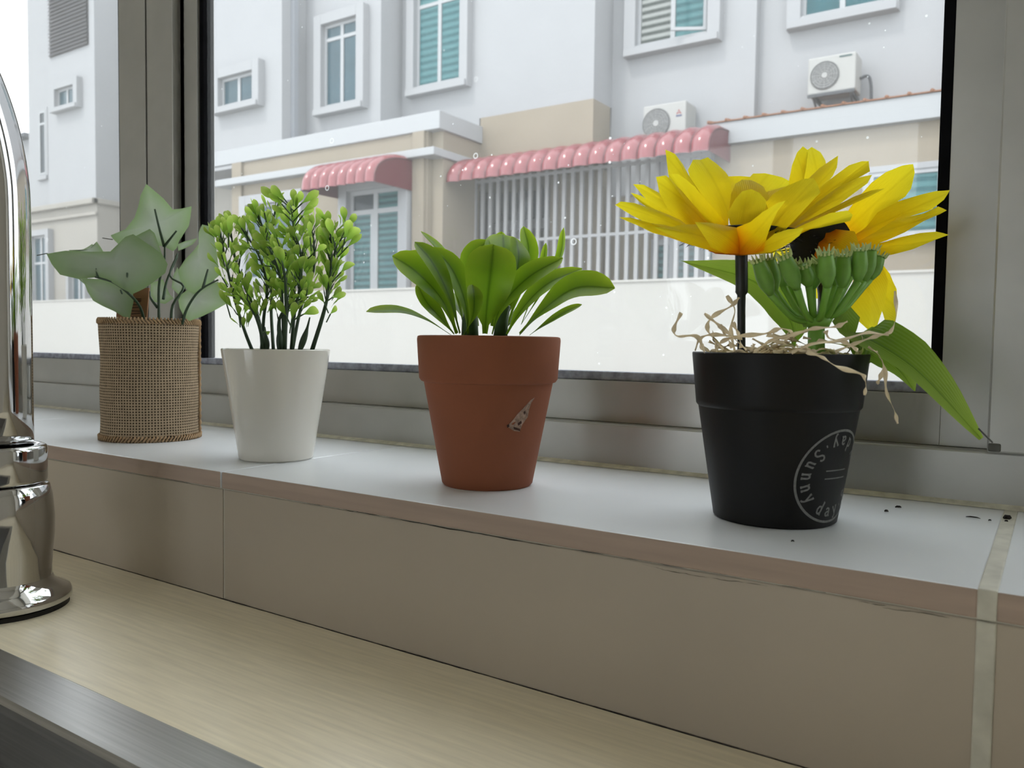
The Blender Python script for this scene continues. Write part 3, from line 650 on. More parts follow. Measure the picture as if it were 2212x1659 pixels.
PETALS_A = [
 ([[-0.065,-0.0038,0.2001],[-0.0593,-0.0038,0.1968],[-0.0542,-0.0036,0.1906],[-0.0508,-0.0033,0.1846],[-0.0397,-0.0026,0.1671],[-0.0308,-0.0025,0.1501],[-0.0418,-0.008,0.1583],[-0.0544,-0.01,0.1734],[-0.061,-0.0084,0.1847]],[(1.0,0.64),(0.93,0.82),(0.82,0.85),(0.73,0.79),(0.45,0.69),(0.19,0.47),(0.39,0.1),(0.66,0.0),(0.83,0.14)]),
 ([[-0.0285,-0.0058,0.1456],[-0.039,-0.0042,0.1628],[-0.0501,-0.0021,0.1816],[-0.0527,-0.0001,0.1884],[-0.0519,0.0044,0.1944],[-0.0485,0.0071,0.1946],[-0.0443,0.0078,0.196],[-0.0398,0.0075,0.1921],[-0.034,0.007,0.1862],[-0.03,0.0065,0.1811],[-0.0298,0.0055,0.1747],[-0.0304,0.0042,0.1674],[-0.029,-0.0005,0.1543]],[(0.15,0.08),(0.48,0.05),(0.83,0.04),(0.94,0.12),(1.0,0.34),(0.97,0.52),(0.96,0.74),(0.88,0.84),(0.75,0.95),(0.65,1.0),(0.56,0.85),(0.46,0.63),(0.27,0.33)]),
 ([[-0.0273,0.0029,0.1485],[-0.0335,0.0116,0.1666],[-0.0352,0.0204,0.1808],[-0.0371,0.0223,0.1872],[-0.0338,0.0288,0.1879],[-0.0297,0.0365,0.1884],[-0.0288,0.0403,0.1912],[-0.0246,0.0484,0.1922],[-0.0167,0.0557,0.1901],[-0.0109,0.0589,0.1871],[-0.012,0.0516,0.1805],[-0.0165,0.0378,0.1712],[-0.0208,0.018,0.1561]],[(0.06,0.67),(0.31,0.31),(0.54,0.13),(0.62,0.0),(0.68,0.13),(0.75,0.28),(0.82,0.3),(0.89,0.45),(0.97,0.71),(1.0,0.91),(0.87,0.93),(0.65,0.86),(0.31,0.83)]),
 ([[-0.0227,0.0017,0.1481],[-0.0226,0.0095,0.1655],[-0.0172,0.0249,0.1767],[-0.0108,0.0391,0.1816],[-0.0044,0.047,0.1834],[-0.0057,0.0368,0.1723],[-0.0116,0.022,0.1601],[-0.0173,0.0073,0.1484]],[(0.11,0.44),(0.41,0.0),(0.69,0.1),(0.87,0.41),(1.0,0.7),(0.8,0.85),(0.5,0.79),(0.2,0.72)]),
 ([[-0.0265,-0.0068,0.1614],[-0.0279,-0.0005,0.1726],[-0.0272,0.0048,0.179],[-0.0251,0.0093,0.1819],[-0.021,0.0129,0.1815],[-0.0145,0.0125,0.1775],[-0.0102,0.0104,0.1717],[-0.0085,0.0072,0.165],[-0.0111,0.003,0.1586],[-0.0204,-0.0087,0.1488]],[(0.54,0.02),(0.8,0.06),(0.94,0.17),(1.0,0.33),(0.99,0.55),(0.91,0.82),(0.78,0.97),(0.62,1.0),(0.47,0.83),(0.23,0.25)]),
 ([[-0.0193,-0.0297,0.1577],[-0.0173,-0.0254,0.1648],[-0.0149,-0.0211,0.1696],[-0.0113,-0.0171,0.1712],[-0.0074,-0.017,0.1686],[-0.0034,-0.0174,0.1639],[-0.0035,-0.0187,0.159],[-0.0095,-0.0213,0.1538],[-0.0137,-0.0242,0.1466],[-0.016,-0.0275,0.1463],[-0.0181,-0.0291,0.1529]],[(0.57,0.04),(0.79,0.17),(0.94,0.33),(1.0,0.56),(0.95,0.77),(0.84,0.99),(0.69,1.0),(0.5,0.7),(0.26,0.49),(0.24,0.32),(0.43,0.14)]),
 ([[-0.0601,-0.0744,0.1585],[-0.0577,-0.0731,0.16],[-0.0526,-0.0687,0.1598],[-0.0474,-0.0624,0.1582],[-0.043,-0.0562,0.156],[-0.0367,-0.0472,0.1528],[-0.0292,-0.0352,0.1476],[-0.0229,-0.0245,0.1422],[-0.0191,-0.0206,0.1395],[-0.0275,-0.034,0.1405],[-0.0366,-0.0468,0.1439],[-0.0429,-0.0559,0.146],[-0.0479,-0.0609,0.1499],[-0.054,-0.0677,0.1541]],[(1.0,0.45),(0.97,0.69),(0.87,0.88),(0.76,0.94),(0.65,0.91),(0.5,0.88),(0.31,0.71),(0.14,0.48),(0.06,0.39),(0.24,0.14),(0.45,0.07),(0.6,0.0),(0.71,0.16),(0.86,0.29)]),
 ([[-0.0559,-0.078,0.1517],[-0.0517,-0.0746,0.1516],[-0.0462,-0.067,0.15],[-0.0398,-0.061,0.1494],[-0.0324,-0.0499,0.1466],[-0.0236,-0.0336,0.1403],[-0.0304,-0.047,0.1402],[-0.0383,-0.0571,0.1433],[-0.0441,-0.0657,0.1449],[-0.0503,-0.071,0.1488]],[(1.0,0.54),(0.92,0.75),(0.78,0.76),(0.64,1.0),(0.45,0.93),(0.21,0.41),(0.38,0.05),(0.57,0.12),(0.72,0.08),(0.86,0.37)]),
 ([[-0.0604,-0.0566,0.1673],[-0.0561,-0.054,0.1657],[-0.0501,-0.0473,0.1616],[-0.0445,-0.0408,0.1576],[-0.0356,-0.0348,0.1539],[-0.0264,-0.0204,0.1438],[-0.0351,-0.0303,0.1491],[-0.0432,-0.0412,0.1531],[-0.0515,-0.0509,0.1581],[-0.0567,-0.0536,0.1629]],[(1.0,0.6),(0.92,0.78),(0.77,0.75),(0.63,0.7),(0.46,1.0),(0.19,0.41),(0.39,0.33),(0.59,0.1),(0.79,0.02),(0.9,0.29)]),
 ([[-0.0687,-0.0367,0.1757],[-0.0627,-0.0365,0.1747],[-0.0552,-0.0338,0.1707],[-0.0515,-0.0309,0.1669],[-0.0441,-0.0266,0.161],[-0.0347,-0.0209,0.1532],[-0.026,-0.0159,0.1443],[-0.0373,-0.0248,0.1499],[-0.046,-0.0296,0.1558],[-0.0547,-0.0344,0.1617],[-0.0627,-0.0363,0.169]],[(1.0,0.52),(0.93,0.86),(0.8,1.0),(0.71,0.87),(0.56,0.81),(0.35,0.7),(0.16,0.4),(0.38,0.08),(0.55,0.04),(0.73,0.0),(0.88,0.22)]),
 ([[-0.0438,-0.0633,0.1723],[-0.0395,-0.0619,0.1727],[-0.0374,-0.0598,0.1712],[-0.0334,-0.0536,0.1656],[-0.0288,-0.0449,0.1572],[-0.0246,-0.037,0.1495],[-0.0192,-0.0293,0.1415],[-0.0268,-0.0415,0.1453],[-0.0331,-0.051,0.1502],[-0.0389,-0.0589,0.1569],[-0.0425,-0.0615,0.1651]],[(1.0,0.61),(0.95,0.89),(0.89,0.93),(0.73,0.88),(0.52,0.72),(0.34,0.57),(0.14,0.47),(0.34,0.16),(0.53,0.0),(0.73,0.0),(0.89,0.27)]),
 ([[-0.0411,-0.0543,0.1749],[-0.0369,-0.0528,0.1747],[-0.033,-0.0501,0.1721],[-0.0298,-0.0475,0.169],[-0.0261,-0.0432,0.1628],[-0.0213,-0.0386,0.1566],[-0.0169,-0.0341,0.1503],[-0.0152,-0.0297,0.1422],[-0.0207,-0.0363,0.1427],[-0.0263,-0.0428,0.147],[-0.0325,-0.05,0.1521],[-0.0372,-0.0538,0.1603],[-0.0398,-0.0546,0.1688]],[(1.0,0.51),(0.94,0.7),(0.84,0.79),(0.75,0.83),(0.59,0.78),(0.42,0.78),(0.26,0.76),(0.11,0.55),(0.22,0.27),(0.38,0.14),(0.56,0.0),(0.75,0.09),(0.9,0.31)]),
 ([[-0.0333,-0.0879,0.1443],[-0.0302,-0.0787,0.1449],[-0.0256,-0.0719,0.147],[-0.0207,-0.0629,0.1481],[-0.017,-0.0524,0.1462],[-0.0137,-0.0367,0.1395],[-0.0133,-0.0377,0.1364],[-0.0177,-0.0498,0.1358],[-0.0226,-0.0622,0.1373],[-0.0279,-0.0749,0.1406]],[(1.0,0.4),(0.85,0.52),(0.7,0.8),(0.52,1.0),(0.34,0.94),(0.11,0.51),(0.09,0.3),(0.27,0.14),(0.49,0.13),(0.74,0.25)]),
 ([[-0.0168,-0.0801,0.1464],[-0.0137,-0.0716,0.1469],[-0.0097,-0.0626,0.1469],[-0.006,-0.0541,0.1466],[-0.0066,-0.0477,0.1425],[-0.0082,-0.0421,0.1354],[-0.0114,-0.0542,0.1346],[-0.0142,-0.0659,0.1364],[-0.0155,-0.0726,0.141]],[(1.0,0.43),(0.79,0.63),(0.55,0.83),(0.32,1.0),(0.17,0.79),(0.01,0.38),(0.24,0.15),(0.51,0.06),(0.74,0.22)]),
 ([[-0.0059,-0.0546,0.1465],[0.0003,-0.055,0.1483],[0.0074,-0.0582,0.1523],[0.0148,-0.0604,0.1555],[0.0179,-0.061,0.1558],[0.0137,-0.0575,0.1521],[0.0102,-0.0539,0.1468],[0.007,-0.0504,0.1413],[0.0046,-0.0473,0.1356],[-0.0016,-0.0446,0.1348],[-0.0081,-0.0432,0.1353],[-0.0073,-0.0488,0.1415]],[(0.25,0.0),(0.42,0.19),(0.67,0.27),(0.92,0.43),(1.0,0.55),(0.81,0.56),(0.61,0.68),(0.41,0.81),(0.23,0.97),(0.09,0.78),(0.0,0.52),(0.12,0.23)]),
 ([[-0.0056,-0.0293,0.1379],[-0.0016,-0.0274,0.1454],[-0.0005,-0.0288,0.1526],[0.0015,-0.0297,0.1579],[0.0005,-0.0323,0.1609],[0.004,-0.0312,0.1651],[0.0098,-0.0278,0.1691],[0.0159,-0.0237,0.1723],[0.0197,-0.0203,0.1727],[0.0222,-0.0199,0.1696],[0.0237,-0.0205,0.1657],[0.0203,-0.0216,0.162],[0.0161,-0.023,0.1568],[0.0101,-0.0251,0.1496],[0.0032,-0.0275,0.1414]],[(0.1,0.65),(0.27,0.56),(0.38,0.32),(0.49,0.19),(0.51,0.01),(0.63,0.0),(0.78,0.11),(0.93,0.28),(1.0,0.46),(0.99,0.66),(0.96,0.85),(0.85,0.84),(0.71,0.85),(0.5,0.86),(0.28,0.87)]),
 ([[-0.0093,0.0015,0.1443],[-0.003,0.013,0.1614],[0.0065,0.0222,0.181],[0.0113,0.0282,0.1879],[0.0181,0.0379,0.1953],[0.0178,0.0379,0.189],[0.0168,0.0342,0.1838],[0.0126,0.0284,0.1766],[0.0049,0.017,0.1624]],[(0.16,0.78),(0.42,0.4),(0.72,0.0),(0.85,0.02),(1.0,0.23),(0.93,0.59),(0.87,0.76),(0.75,0.8),(0.51,0.92)]),
 ([[-0.0072,-0.0054,0.1429],[0.0022,0.0084,0.1604],[0.0133,0.017,0.1745],[0.0195,0.0229,0.1811],[0.0257,0.0289,0.1875],[0.0309,0.036,0.1906],[0.0338,0.0408,0.1915],[0.0351,0.0368,0.1849],[0.0299,0.0328,0.1812],[0.0235,0.0276,0.1765],[0.0145,0.0172,0.1656]],[(0.15,0.92),(0.4,0.37),(0.63,0.06),(0.75,0.02),(0.87,0.0),(0.96,0.23),(1.0,0.45),(0.96,0.96),(0.88,0.86),(0.77,0.75),(0.58,0.87)]),
 ([[-0.0034,-0.0161,0.1411],[0.0116,-0.005,0.1578],[0.0182,-0.0024,0.1644],[0.027,0.0024,0.1719],[0.0347,0.0087,0.1766],[0.0402,0.0145,0.1786],[0.0388,0.0135,0.1746],[0.0331,0.0088,0.1691],[0.027,0.0037,0.1631],[0.0192,-0.0016,0.1572],[0.0089,-0.0082,0.1499]],[(0.16,0.78),(0.48,0.31),(0.61,0.12),(0.77,0.0),(0.91,0.13),(1.0,0.36),(0.95,0.63),(0.84,0.72),(0.71,0.82),(0.57,0.82),(0.38,0.8)]),
 ([[-0.0013,-0.0186,0.1407],[0.0075,-0.0104,0.1507],[0.0241,-0.0034,0.1599],[0.0348,0.0007,0.1661],[0.0418,0.0054,0.1691],[0.0473,0.01,0.1703],[0.0416,0.0067,0.1669],[0.0337,0.0023,0.1624],[0.024,-0.0027,0.1572]],[(0.17,1.0),(0.36,0.4),(0.62,0.27),(0.8,0.14),(0.92,0.26),(1.0,0.55),(0.9,0.6),(0.77,0.64),(0.61,0.65)]),
 ([[0.0001,-0.0323,0.1374],[0.0129,-0.0304,0.1469],[0.0218,-0.0308,0.1504],[0.0305,-0.0312,0.1537],[0.0376,-0.0289,0.1546],[0.0398,-0.0264,0.1527],[0.0395,-0.0287,0.1498],[0.0334,-0.0285,0.1488],[0.0257,-0.0282,0.1474],[0.0176,-0.0278,0.1469],[0.0092,-0.0295,0.1427]],[(0.18,0.9),(0.47,0.24),(0.64,0.11),(0.82,0.0),(0.96,0.2),(1.0,0.58),(0.97,0.87),(0.85,0.79),(0.7,0.68),(0.56,0.47),(0.38,0.65)]),
 ([[-0.0012,-0.0432,0.135],[0.0044,-0.0471,0.1392],[0.0113,-0.0527,0.1427],[0.018,-0.0553,0.144],[0.0249,-0.056,0.1439],[0.0227,-0.0537,0.1409],[0.0191,-0.0527,0.1385],[0.0144,-0.0509,0.1363],[0.0085,-0.0484,0.1346]],[(0.17,0.62),(0.36,0.28),(0.57,0.0),(0.78,0.05),(1.0,0.31),(0.9,0.64),(0.76,0.8),(0.6,0.89),(0.41,0.91)]),
 ([[-0.0249,-0.0406,0.1378],[-0.0178,-0.0392,0.1422],[-0.0103,-0.0343,0.1433],[-0.002,-0.032,0.1421],[0.0082,-0.0319,0.1388],[0.0052,-0.034,0.1358],[-0.0104,-0.0335,0.1357],[-0.0217,-0.0386,0.1364]],[(0.0,0.4),(0.0,0.03),(0.05,0.07),(0.5,0.3),(1.0,0.75),(0.79,1.0),(0.0,0.86),(0.0,0.6)]),
]
PETALS_B = [
 ([[-0.0112,0.0499,0.1862],[-0.0108,0.0537,0.1961],[-0.0091,0.0585,0.2045],[-0.0058,0.0586,0.2078],[-0.0032,0.0585,0.2049],[-0.0054,0.0584,0.1975],[-0.0065,0.0569,0.1864],[-0.0013,0.0578,0.1674],[0.0056,0.0575,0.1506],[-0.0063,0.0518,0.1702]],[(0.68,0.0),(0.83,0.22),(0.95,0.53),(1.0,0.8),(0.95,0.94),(0.83,0.68),(0.65,0.42),(0.33,0.52),(0.04,0.76),(0.41,0.13)]),
 ([[-0.0079,0.0601,0.1859],[-0.0073,0.065,0.1989],[-0.0062,0.0692,0.2076],[-0.0042,0.0721,0.21],[0.0005,0.0721,0.2061],[0.0038,0.0717,0.2006],[0.007,0.07,0.1851],[0.0059,0.0654,0.1514],[-0.0025,0.0623,0.1703]],[(0.64,0.0),(0.84,0.18),(0.97,0.36),(1.0,0.53),(0.94,0.76),(0.85,0.9),(0.59,0.95),(0.04,0.6),(0.37,0.22)]),
 ([[0.05,0.0788,0.1951],[0.0506,0.0799,0.1901],[0.0497,0.0781,0.1813],[0.0471,0.077,0.1769],[0.0413,0.0756,0.1731],[0.0337,0.0738,0.1689],[0.0284,0.0714,0.1595],[0.023,0.0689,0.1497],[0.0129,0.0675,0.1501],[0.0072,0.0639,0.1534],[0.0179,0.0656,0.1681],[0.0228,0.0659,0.1756],[0.0303,0.0676,0.1846],[0.0375,0.0707,0.1906],[0.0447,0.0749,0.194]],[(1.0,0.39),(0.96,0.59),(0.86,0.85),(0.78,0.9),(0.67,0.83),(0.54,0.71),(0.38,0.84),(0.21,0.97),(0.1,0.63),(0.06,0.3),(0.33,0.16),(0.47,0.06),(0.65,0.0),(0.8,0.06),(0.92,0.21)]),
 ([[0.07,0.071,0.1774],[0.067,0.0697,0.172],[0.0619,0.0673,0.1671],[0.0528,0.0656,0.1642],[0.0435,0.0638,0.1612],[0.0346,0.0598,0.1534],[0.0235,0.0564,0.1473],[0.0154,0.0559,0.1477],[0.0295,0.0601,0.1585],[0.0359,0.0583,0.1663],[0.0456,0.0602,0.1717],[0.0564,0.0643,0.175],[0.0634,0.0673,0.1768]],[(1.0,0.42),(0.93,0.67),(0.83,0.81),(0.68,0.73),(0.54,0.65),(0.38,0.85),(0.2,0.89),(0.1,0.66),(0.34,0.4),(0.47,0.07),(0.63,0.0),(0.79,0.12),(0.9,0.23)]),
 ([[0.0697,0.0624,0.1652],[0.0663,0.0625,0.1634],[0.0592,0.0609,0.1602],[0.0505,0.0568,0.1541],[0.0416,0.0537,0.1497],[0.0325,0.0512,0.1463],[0.0189,0.0495,0.1447],[0.0354,0.0551,0.1549],[0.0431,0.0545,0.1597],[0.0504,0.056,0.162],[0.0593,0.0585,0.164],[0.0656,0.0587,0.1669]],[(1.0,0.39),(0.94,0.46),(0.81,0.55),(0.65,0.82),(0.49,0.95),(0.34,1.0),(0.13,0.82),(0.42,0.41),(0.56,0.16),(0.68,0.15),(0.83,0.2),(0.94,0.1)]),
 ([[0.072,0.055,0.1511],[0.0657,0.0554,0.149],[0.0554,0.0512,0.144],[0.0466,0.0482,0.1415],[0.0421,0.0467,0.1404],[0.0316,0.046,0.1416],[0.0189,0.0451,0.1432],[0.0329,0.0485,0.147],[0.0405,0.0495,0.1482],[0.0498,0.0497,0.1508],[0.0589,0.0505,0.1525],[0.066,0.0521,0.1527]],[(1.0,0.29),(0.89,0.45),(0.71,0.79),(0.56,0.94),(0.48,1.0),(0.32,0.83),(0.13,0.63),(0.36,0.41),(0.48,0.34),(0.63,0.16),(0.78,0.06),(0.9,0.09)]),
 ([[0.0072,0.0386,0.1421],[0.0093,0.0437,0.1531],[0.0103,0.0433,0.1563],[0.0154,0.0453,0.1569],[0.0266,0.0447,0.1545],[0.029,0.0445,0.1478],[0.0277,0.042,0.1352],[0.0206,0.0385,0.1331],[0.0108,0.0373,0.1366]],[(0.0,0.87),(0.0,0.45),(0.0,0.31),(0.01,0.18),(0.53,0.0),(0.79,0.18),(1.0,0.65),(0.7,0.88),(0.19,0.99)]),
 ([[0.017,0.0545,0.1389],[0.0249,0.0567,0.1323],[0.0242,0.0478,0.1169],[0.0294,0.0456,0.1063],[0.0349,0.0463,0.1006],[0.0377,0.048,0.0999],[0.0393,0.0511,0.1033],[0.0415,0.056,0.115],[0.0422,0.0587,0.1277],[0.0391,0.06,0.1368],[0.0309,0.0602,0.1441],[0.0211,0.0588,0.1455]],[(0.22,0.63),(0.4,0.51),(0.6,0.84),(0.81,0.89),(0.96,0.83),(1.0,0.75),(0.97,0.63),(0.83,0.33),(0.64,0.08),(0.48,0.0),(0.29,0.11),(0.17,0.38)]),
 ([[0.0339,0.0669,0.1404],[0.0381,0.0673,0.1372],[0.0419,0.0677,0.1326],[0.0457,0.0683,0.124],[0.0461,0.0681,0.1123],[0.046,0.0634,0.1047],[0.0451,0.0603,0.1007],[0.041,0.0604,0.1067],[0.0388,0.0617,0.1121],[0.0402,0.068,0.1231]],[(0.41,0.12),(0.49,0.05),(0.59,0.04),(0.74,0.17),(0.89,0.54),(0.97,0.82),(1.0,1.0),(0.88,0.97),(0.79,0.87),(0.69,0.42)]),
 ([[0.0004,0.0584,0.1422],[0.0073,0.0656,0.1403],[0.007,0.0664,0.1271],[0.0044,0.0672,0.1192],[0.0017,0.067,0.1195],[0.0012,0.0634,0.1293]],[(0.25,1.0),(0.28,0.26),(0.72,0.17),(1.0,0.31),(1.0,0.53),(0.68,0.73)]),
 ([[-0.0001,0.0686,0.1476],[-0.0119,0.063,0.1499],[-0.0217,0.0602,0.1479],[-0.0227,0.0642,0.1426],[-0.0174,0.0636,0.1412],[-0.0034,0.0648,0.1418]],[(0.17,0.39),(0.58,0.91),(0.95,0.97),(1.0,0.48),(0.85,0.25),(0.36,0.0)]),
 ([[0.0106,0.082,0.1575],[0.0252,0.0991,0.1688],[0.0304,0.1053,0.1727],[0.0276,0.099,0.1607],[0.016,0.0834,0.1483]],[(0.29,0.18),(0.82,0.22),(1.0,0.25),(0.77,0.84),(0.31,1.0)]),
]
SUN_PTS = [
 [-0.0179,-0.0108,0.1405],
 [-0.0169,-0.0116,0.1146],
 [-0.0158,-0.0125,0.0867],
 [0.0019,0.0512,0.1501],
 [0.0097,0.0486,0.1194],
 [0.0136,0.0192,0.0872],
 [0.0213,-0.011,0.1016],
 [0.0206,-0.0062,0.0874],
]
BUDS = [
 ([0.0047,-0.0332,0.1158],[-0.0,-0.0408,0.1329]),
 ([0.0032,-0.022,0.1184],[0.0011,-0.0261,0.1351]),
 ([0.018,-0.0362,0.1181],[0.0138,-0.0453,0.1336]),
 ([0.0014,0.0011,0.1219],[-0.0007,0.0004,0.1348]),
 ([0.0212,-0.028,0.1203],[0.0199,-0.0346,0.1298]),
 ([0.0164,-0.001,0.1204],[0.0179,-0.0011,0.1338]),
 ([0.0312,-0.0334,0.1188],[0.0314,-0.0404,0.1349]),
 ([0.0275,-0.0176,0.1227],[0.0251,-0.024,0.1333]),
 ([0.0345,-0.0191,0.1197],[0.0358,-0.0236,0.1355]),
 ([0.0272,0.0002,0.1221],[0.0272,-0.0016,0.1372]),
 ([0.0409,-0.0147,0.1225],[0.0421,-0.0193,0.1383]),
 ([0.0402,0.0029,0.1238],[0.0432,0.0024,0.1405]),
 ([0.0396,0.0207,0.126],[0.0437,0.0233,0.1388]),
 ([0.0292,0.0259,0.1278],[0.0293,0.0278,0.142]),
 ([0.002,0.0135,0.1227],[0.0019,0.0161,0.1361]),
]
SUN_LEAVES = [
 ([[0.0042,0.0129,0.087],[0.0018,0.0124,0.1053],[-0.0157,0.0043,0.1256],[-0.0481,-0.0191,0.1359]],0.0184,[0.69,-0.6,0.4]),
 ([[0.0334,0.0205,0.0895],[0.0351,0.0101,0.0983],[0.0638,0.0042,0.0816],[0.0944,-0.0014,0.0491]],0.0289,[0.83,-0.44,0.34]),
 ([[0.0343,0.021,0.0886],[0.0416,0.026,0.0907],[0.0545,0.0219,0.0801],[0.0636,0.0154,0.0691]],0.0189,[0.67,-0.65,0.36]),
]
LEAF_WIRE = [
 [0.0931,-0.0019,0.0539],
 [0.099,-0.0008,0.0476],
]
RAFFIA = [
 [[-0.014,-0.0714,0.0877],[-0.0136,-0.0827,0.0946],[-0.0207,-0.0875,0.0945],[-0.0222,-0.0883,0.0979],[-0.0198,-0.0863,0.1052]],
 [[-0.0068,-0.0665,0.0887],[-0.013,-0.0701,0.0974],[-0.0117,-0.069,0.1036],[-0.0046,-0.0639,0.109],[-0.0015,-0.0616,0.113]],
 [[-0.0089,-0.0439,0.0878],[-0.0109,-0.0446,0.0989],[-0.0097,-0.0433,0.1082],[-0.0131,-0.0451,0.1151]],
 [[0.0052,-0.0706,0.0889],[-0.0037,-0.076,0.0982],[-0.0111,-0.0805,0.1049]],
 [[-0.0062,-0.0782,0.0879],[-0.0042,-0.0766,0.0922],[0.0021,-0.0723,0.0949],[0.0121,-0.0656,0.0963],[0.0177,-0.0617,0.0986],[0.022,-0.0589,0.0969],[0.0193,-0.0609,0.0943],[0.0128,-0.0651,0.0959]],
 [[0.0081,-0.0687,0.0881],[0.015,-0.0638,0.0934],[0.0228,-0.0584,0.0961],[0.0298,-0.0536,0.0988],[0.0383,-0.0478,0.0998],[0.0428,-0.0447,0.1024]],
 [[0.0224,-0.0592,0.0879],[0.0301,-0.0538,0.0919],[0.0385,-0.0361,0.0939],[0.0466,-0.0183,0.0978],[0.0532,-0.0019,0.0977],[0.0559,0.0004,0.1065],[0.0551,0.0005,0.1185]],
 [[0.0342,-0.0272,0.0885],[0.0416,-0.022,0.0923],[0.0497,-0.0164,0.096],[0.0549,-0.0128,0.0975]],
 [[0.0319,-0.0708,0.0885],[0.0387,-0.0725,0.0862],[0.0442,-0.069,0.0822],[0.0521,-0.0579,0.079],[0.0527,-0.0518,0.0747],[0.0525,-0.0522,0.0697]],
 [[0.045,-0.0078,0.0906],[0.0499,-0.0108,0.0879],[0.0541,-0.0144,0.0808],[0.0552,-0.0142,0.0699],[0.0586,-0.0125,0.061],[0.0603,-0.0117,0.0547]],
 [[0.0481,-0.0058,0.0888],[0.0532,-0.0148,0.0834],[0.0527,-0.0155,0.0771],[0.0513,-0.0166,0.0735]],
 [[0.0324,-0.0398,0.0982],[0.034,-0.039,0.0947],[0.04,-0.0351,0.093],[0.0452,-0.0318,0.0892]],
 [[-0.0251,-0.0547,0.088],[-0.023,-0.053,0.0941],[-0.0169,-0.0488,0.096],[-0.0061,-0.0417,0.0944]],
 [[-0.0052,-0.0769,0.0999],[-0.0029,-0.0756,0.0956],[0.0002,-0.0739,0.0897]],
 [[-0.0003,-0.0735,0.1012],[0.0021,-0.0722,0.0957],[0.0034,-0.0717,0.0897]],
]
IVY = [
 [[-0.0368,-0.072,0.1614],[-0.0257,-0.0617,0.1645],[-0.0093,-0.0493,0.1642],[0.0036,-0.039,0.1649],[0.0066,-0.033,0.1718],[0.0089,-0.0279,0.1784],[0.0127,-0.0236,0.181],[0.0202,-0.0203,0.1761],[0.0302,-0.0161,0.1695],[0.0387,-0.0128,0.1633],[0.0455,-0.0122,0.1545],[0.0471,-0.0151,0.1465],[0.0426,-0.0224,0.1392],[0.0382,-0.0293,0.1329],[0.0327,-0.0363,0.1278],[0.0242,-0.0405,0.1321],[0.0145,-0.0448,0.1381],[0.0044,-0.0506,0.1418],[-0.0078,-0.061,0.14],[-0.0205,-0.0691,0.1433],[-0.0301,-0.0715,0.1525]],
 [[-0.0002,-0.0026,0.2288],[0.0052,0.0013,0.2234],[0.0119,0.0062,0.2164],[0.0182,0.0114,0.2068],[0.0263,0.0155,0.2073],[0.0346,0.0194,0.2093],[0.0318,0.0198,0.2003],[0.0292,0.0201,0.1921],[0.0188,0.0175,0.1788],[0.0154,0.0169,0.1729],[0.0117,0.0155,0.1702],[0.0051,0.0113,0.1742],[-0.0075,0.0044,0.1763],[-0.0195,-0.0012,0.1729],[-0.0337,-0.0092,0.1761],[-0.0376,-0.0123,0.1813],[-0.0391,-0.0136,0.1843],[-0.0254,-0.0076,0.1897],[-0.0154,-0.0044,0.1997],[-0.0108,-0.0039,0.2088],[-0.0068,-0.0041,0.2194]],
 [[0.0044,-0.0158,0.1807],[0.0133,-0.0078,0.1871],[0.0173,-0.0063,0.1837],[0.023,-0.006,0.1735],[0.0283,-0.0058,0.1637],[0.0192,-0.0108,0.1665],[0.0104,-0.0161,0.1681]],
 [[0.0434,0.0238,0.1931],[0.0518,0.0265,0.1909],[0.0595,0.0257,0.1765],[0.0645,0.0239,0.1627],[0.0706,0.0218,0.1465],[0.0653,0.0184,0.1414],[0.0572,0.0136,0.1355],[0.0514,0.01,0.1309],[0.0437,0.0078,0.1339],[0.0352,0.0071,0.1432],[0.0312,0.0079,0.1523],[0.0353,0.0119,0.1608],[0.0412,0.0164,0.169],[0.0448,0.0199,0.1767],[0.0419,0.0214,0.1863]],
 [[0.0427,0.0085,0.1339],[0.0504,0.0108,0.131],[0.0593,0.016,0.1373],[0.0695,0.0211,0.1415],[0.0735,0.0206,0.1339],[0.0814,0.0201,0.1213],[0.073,0.0155,0.1163],[0.0624,0.0097,0.1104],[0.0522,0.0046,0.1061],[0.0455,0.0031,0.1103],[0.0397,0.003,0.1178],[0.0371,0.0038,0.1246],[0.0384,0.0057,0.1297]],
 [[-0.0583,-0.0303,0.1444],[-0.0414,-0.0194,0.1438],[-0.0265,-0.012,0.1387],[-0.0143,-0.0075,0.1309],[-0.0108,-0.0089,0.1231],[-0.0082,-0.0142,0.1083],[-0.0145,-0.0176,0.11],[-0.0227,-0.0207,0.1146],[-0.033,-0.0254,0.1192],[-0.0419,-0.0291,0.1239],[-0.0494,-0.0301,0.1321],[-0.0538,-0.0298,0.1391]],
 [[-0.0939,-0.0232,0.1726],[-0.0865,-0.0174,0.1714],[-0.0785,-0.0144,0.1751],[-0.0724,-0.0125,0.1785],[-0.0717,-0.011,0.1769],[-0.0676,-0.0106,0.1805],[-0.0673,-0.0075,0.1761],[-0.0672,-0.0044,0.1715],[-0.0777,-0.0059,0.163],[-0.0864,-0.0139,0.1662]],
 [[0.0006,0.0278,0.1782],[0.0072,0.0313,0.181],[0.0176,0.0371,0.1841],[0.0124,0.0357,0.1786],[0.0055,0.0324,0.1746],[-0.0002,0.0294,0.1724]],
 [[-0.0752,-0.0246,0.1452],[-0.0687,-0.0202,0.1472],[-0.0656,-0.0184,0.142],[-0.0691,-0.0209,0.1393]],
 [[-0.0278,0.0189,0.1426],[-0.0183,0.0254,0.1463],[-0.0126,0.0284,0.1321],[-0.0094,0.0303,0.1286],[-0.0159,0.0257,0.1231],[-0.0242,0.0203,0.1248],[-0.0282,0.018,0.1327]],
 [[0.0014,0.0272,0.1572],[0.0056,0.0292,0.1432],[0.008,0.0305,0.1379],[0.0039,0.0273,0.1308],[-0.0023,0.0236,0.1378],[-0.0013,0.025,0.1501]],
]
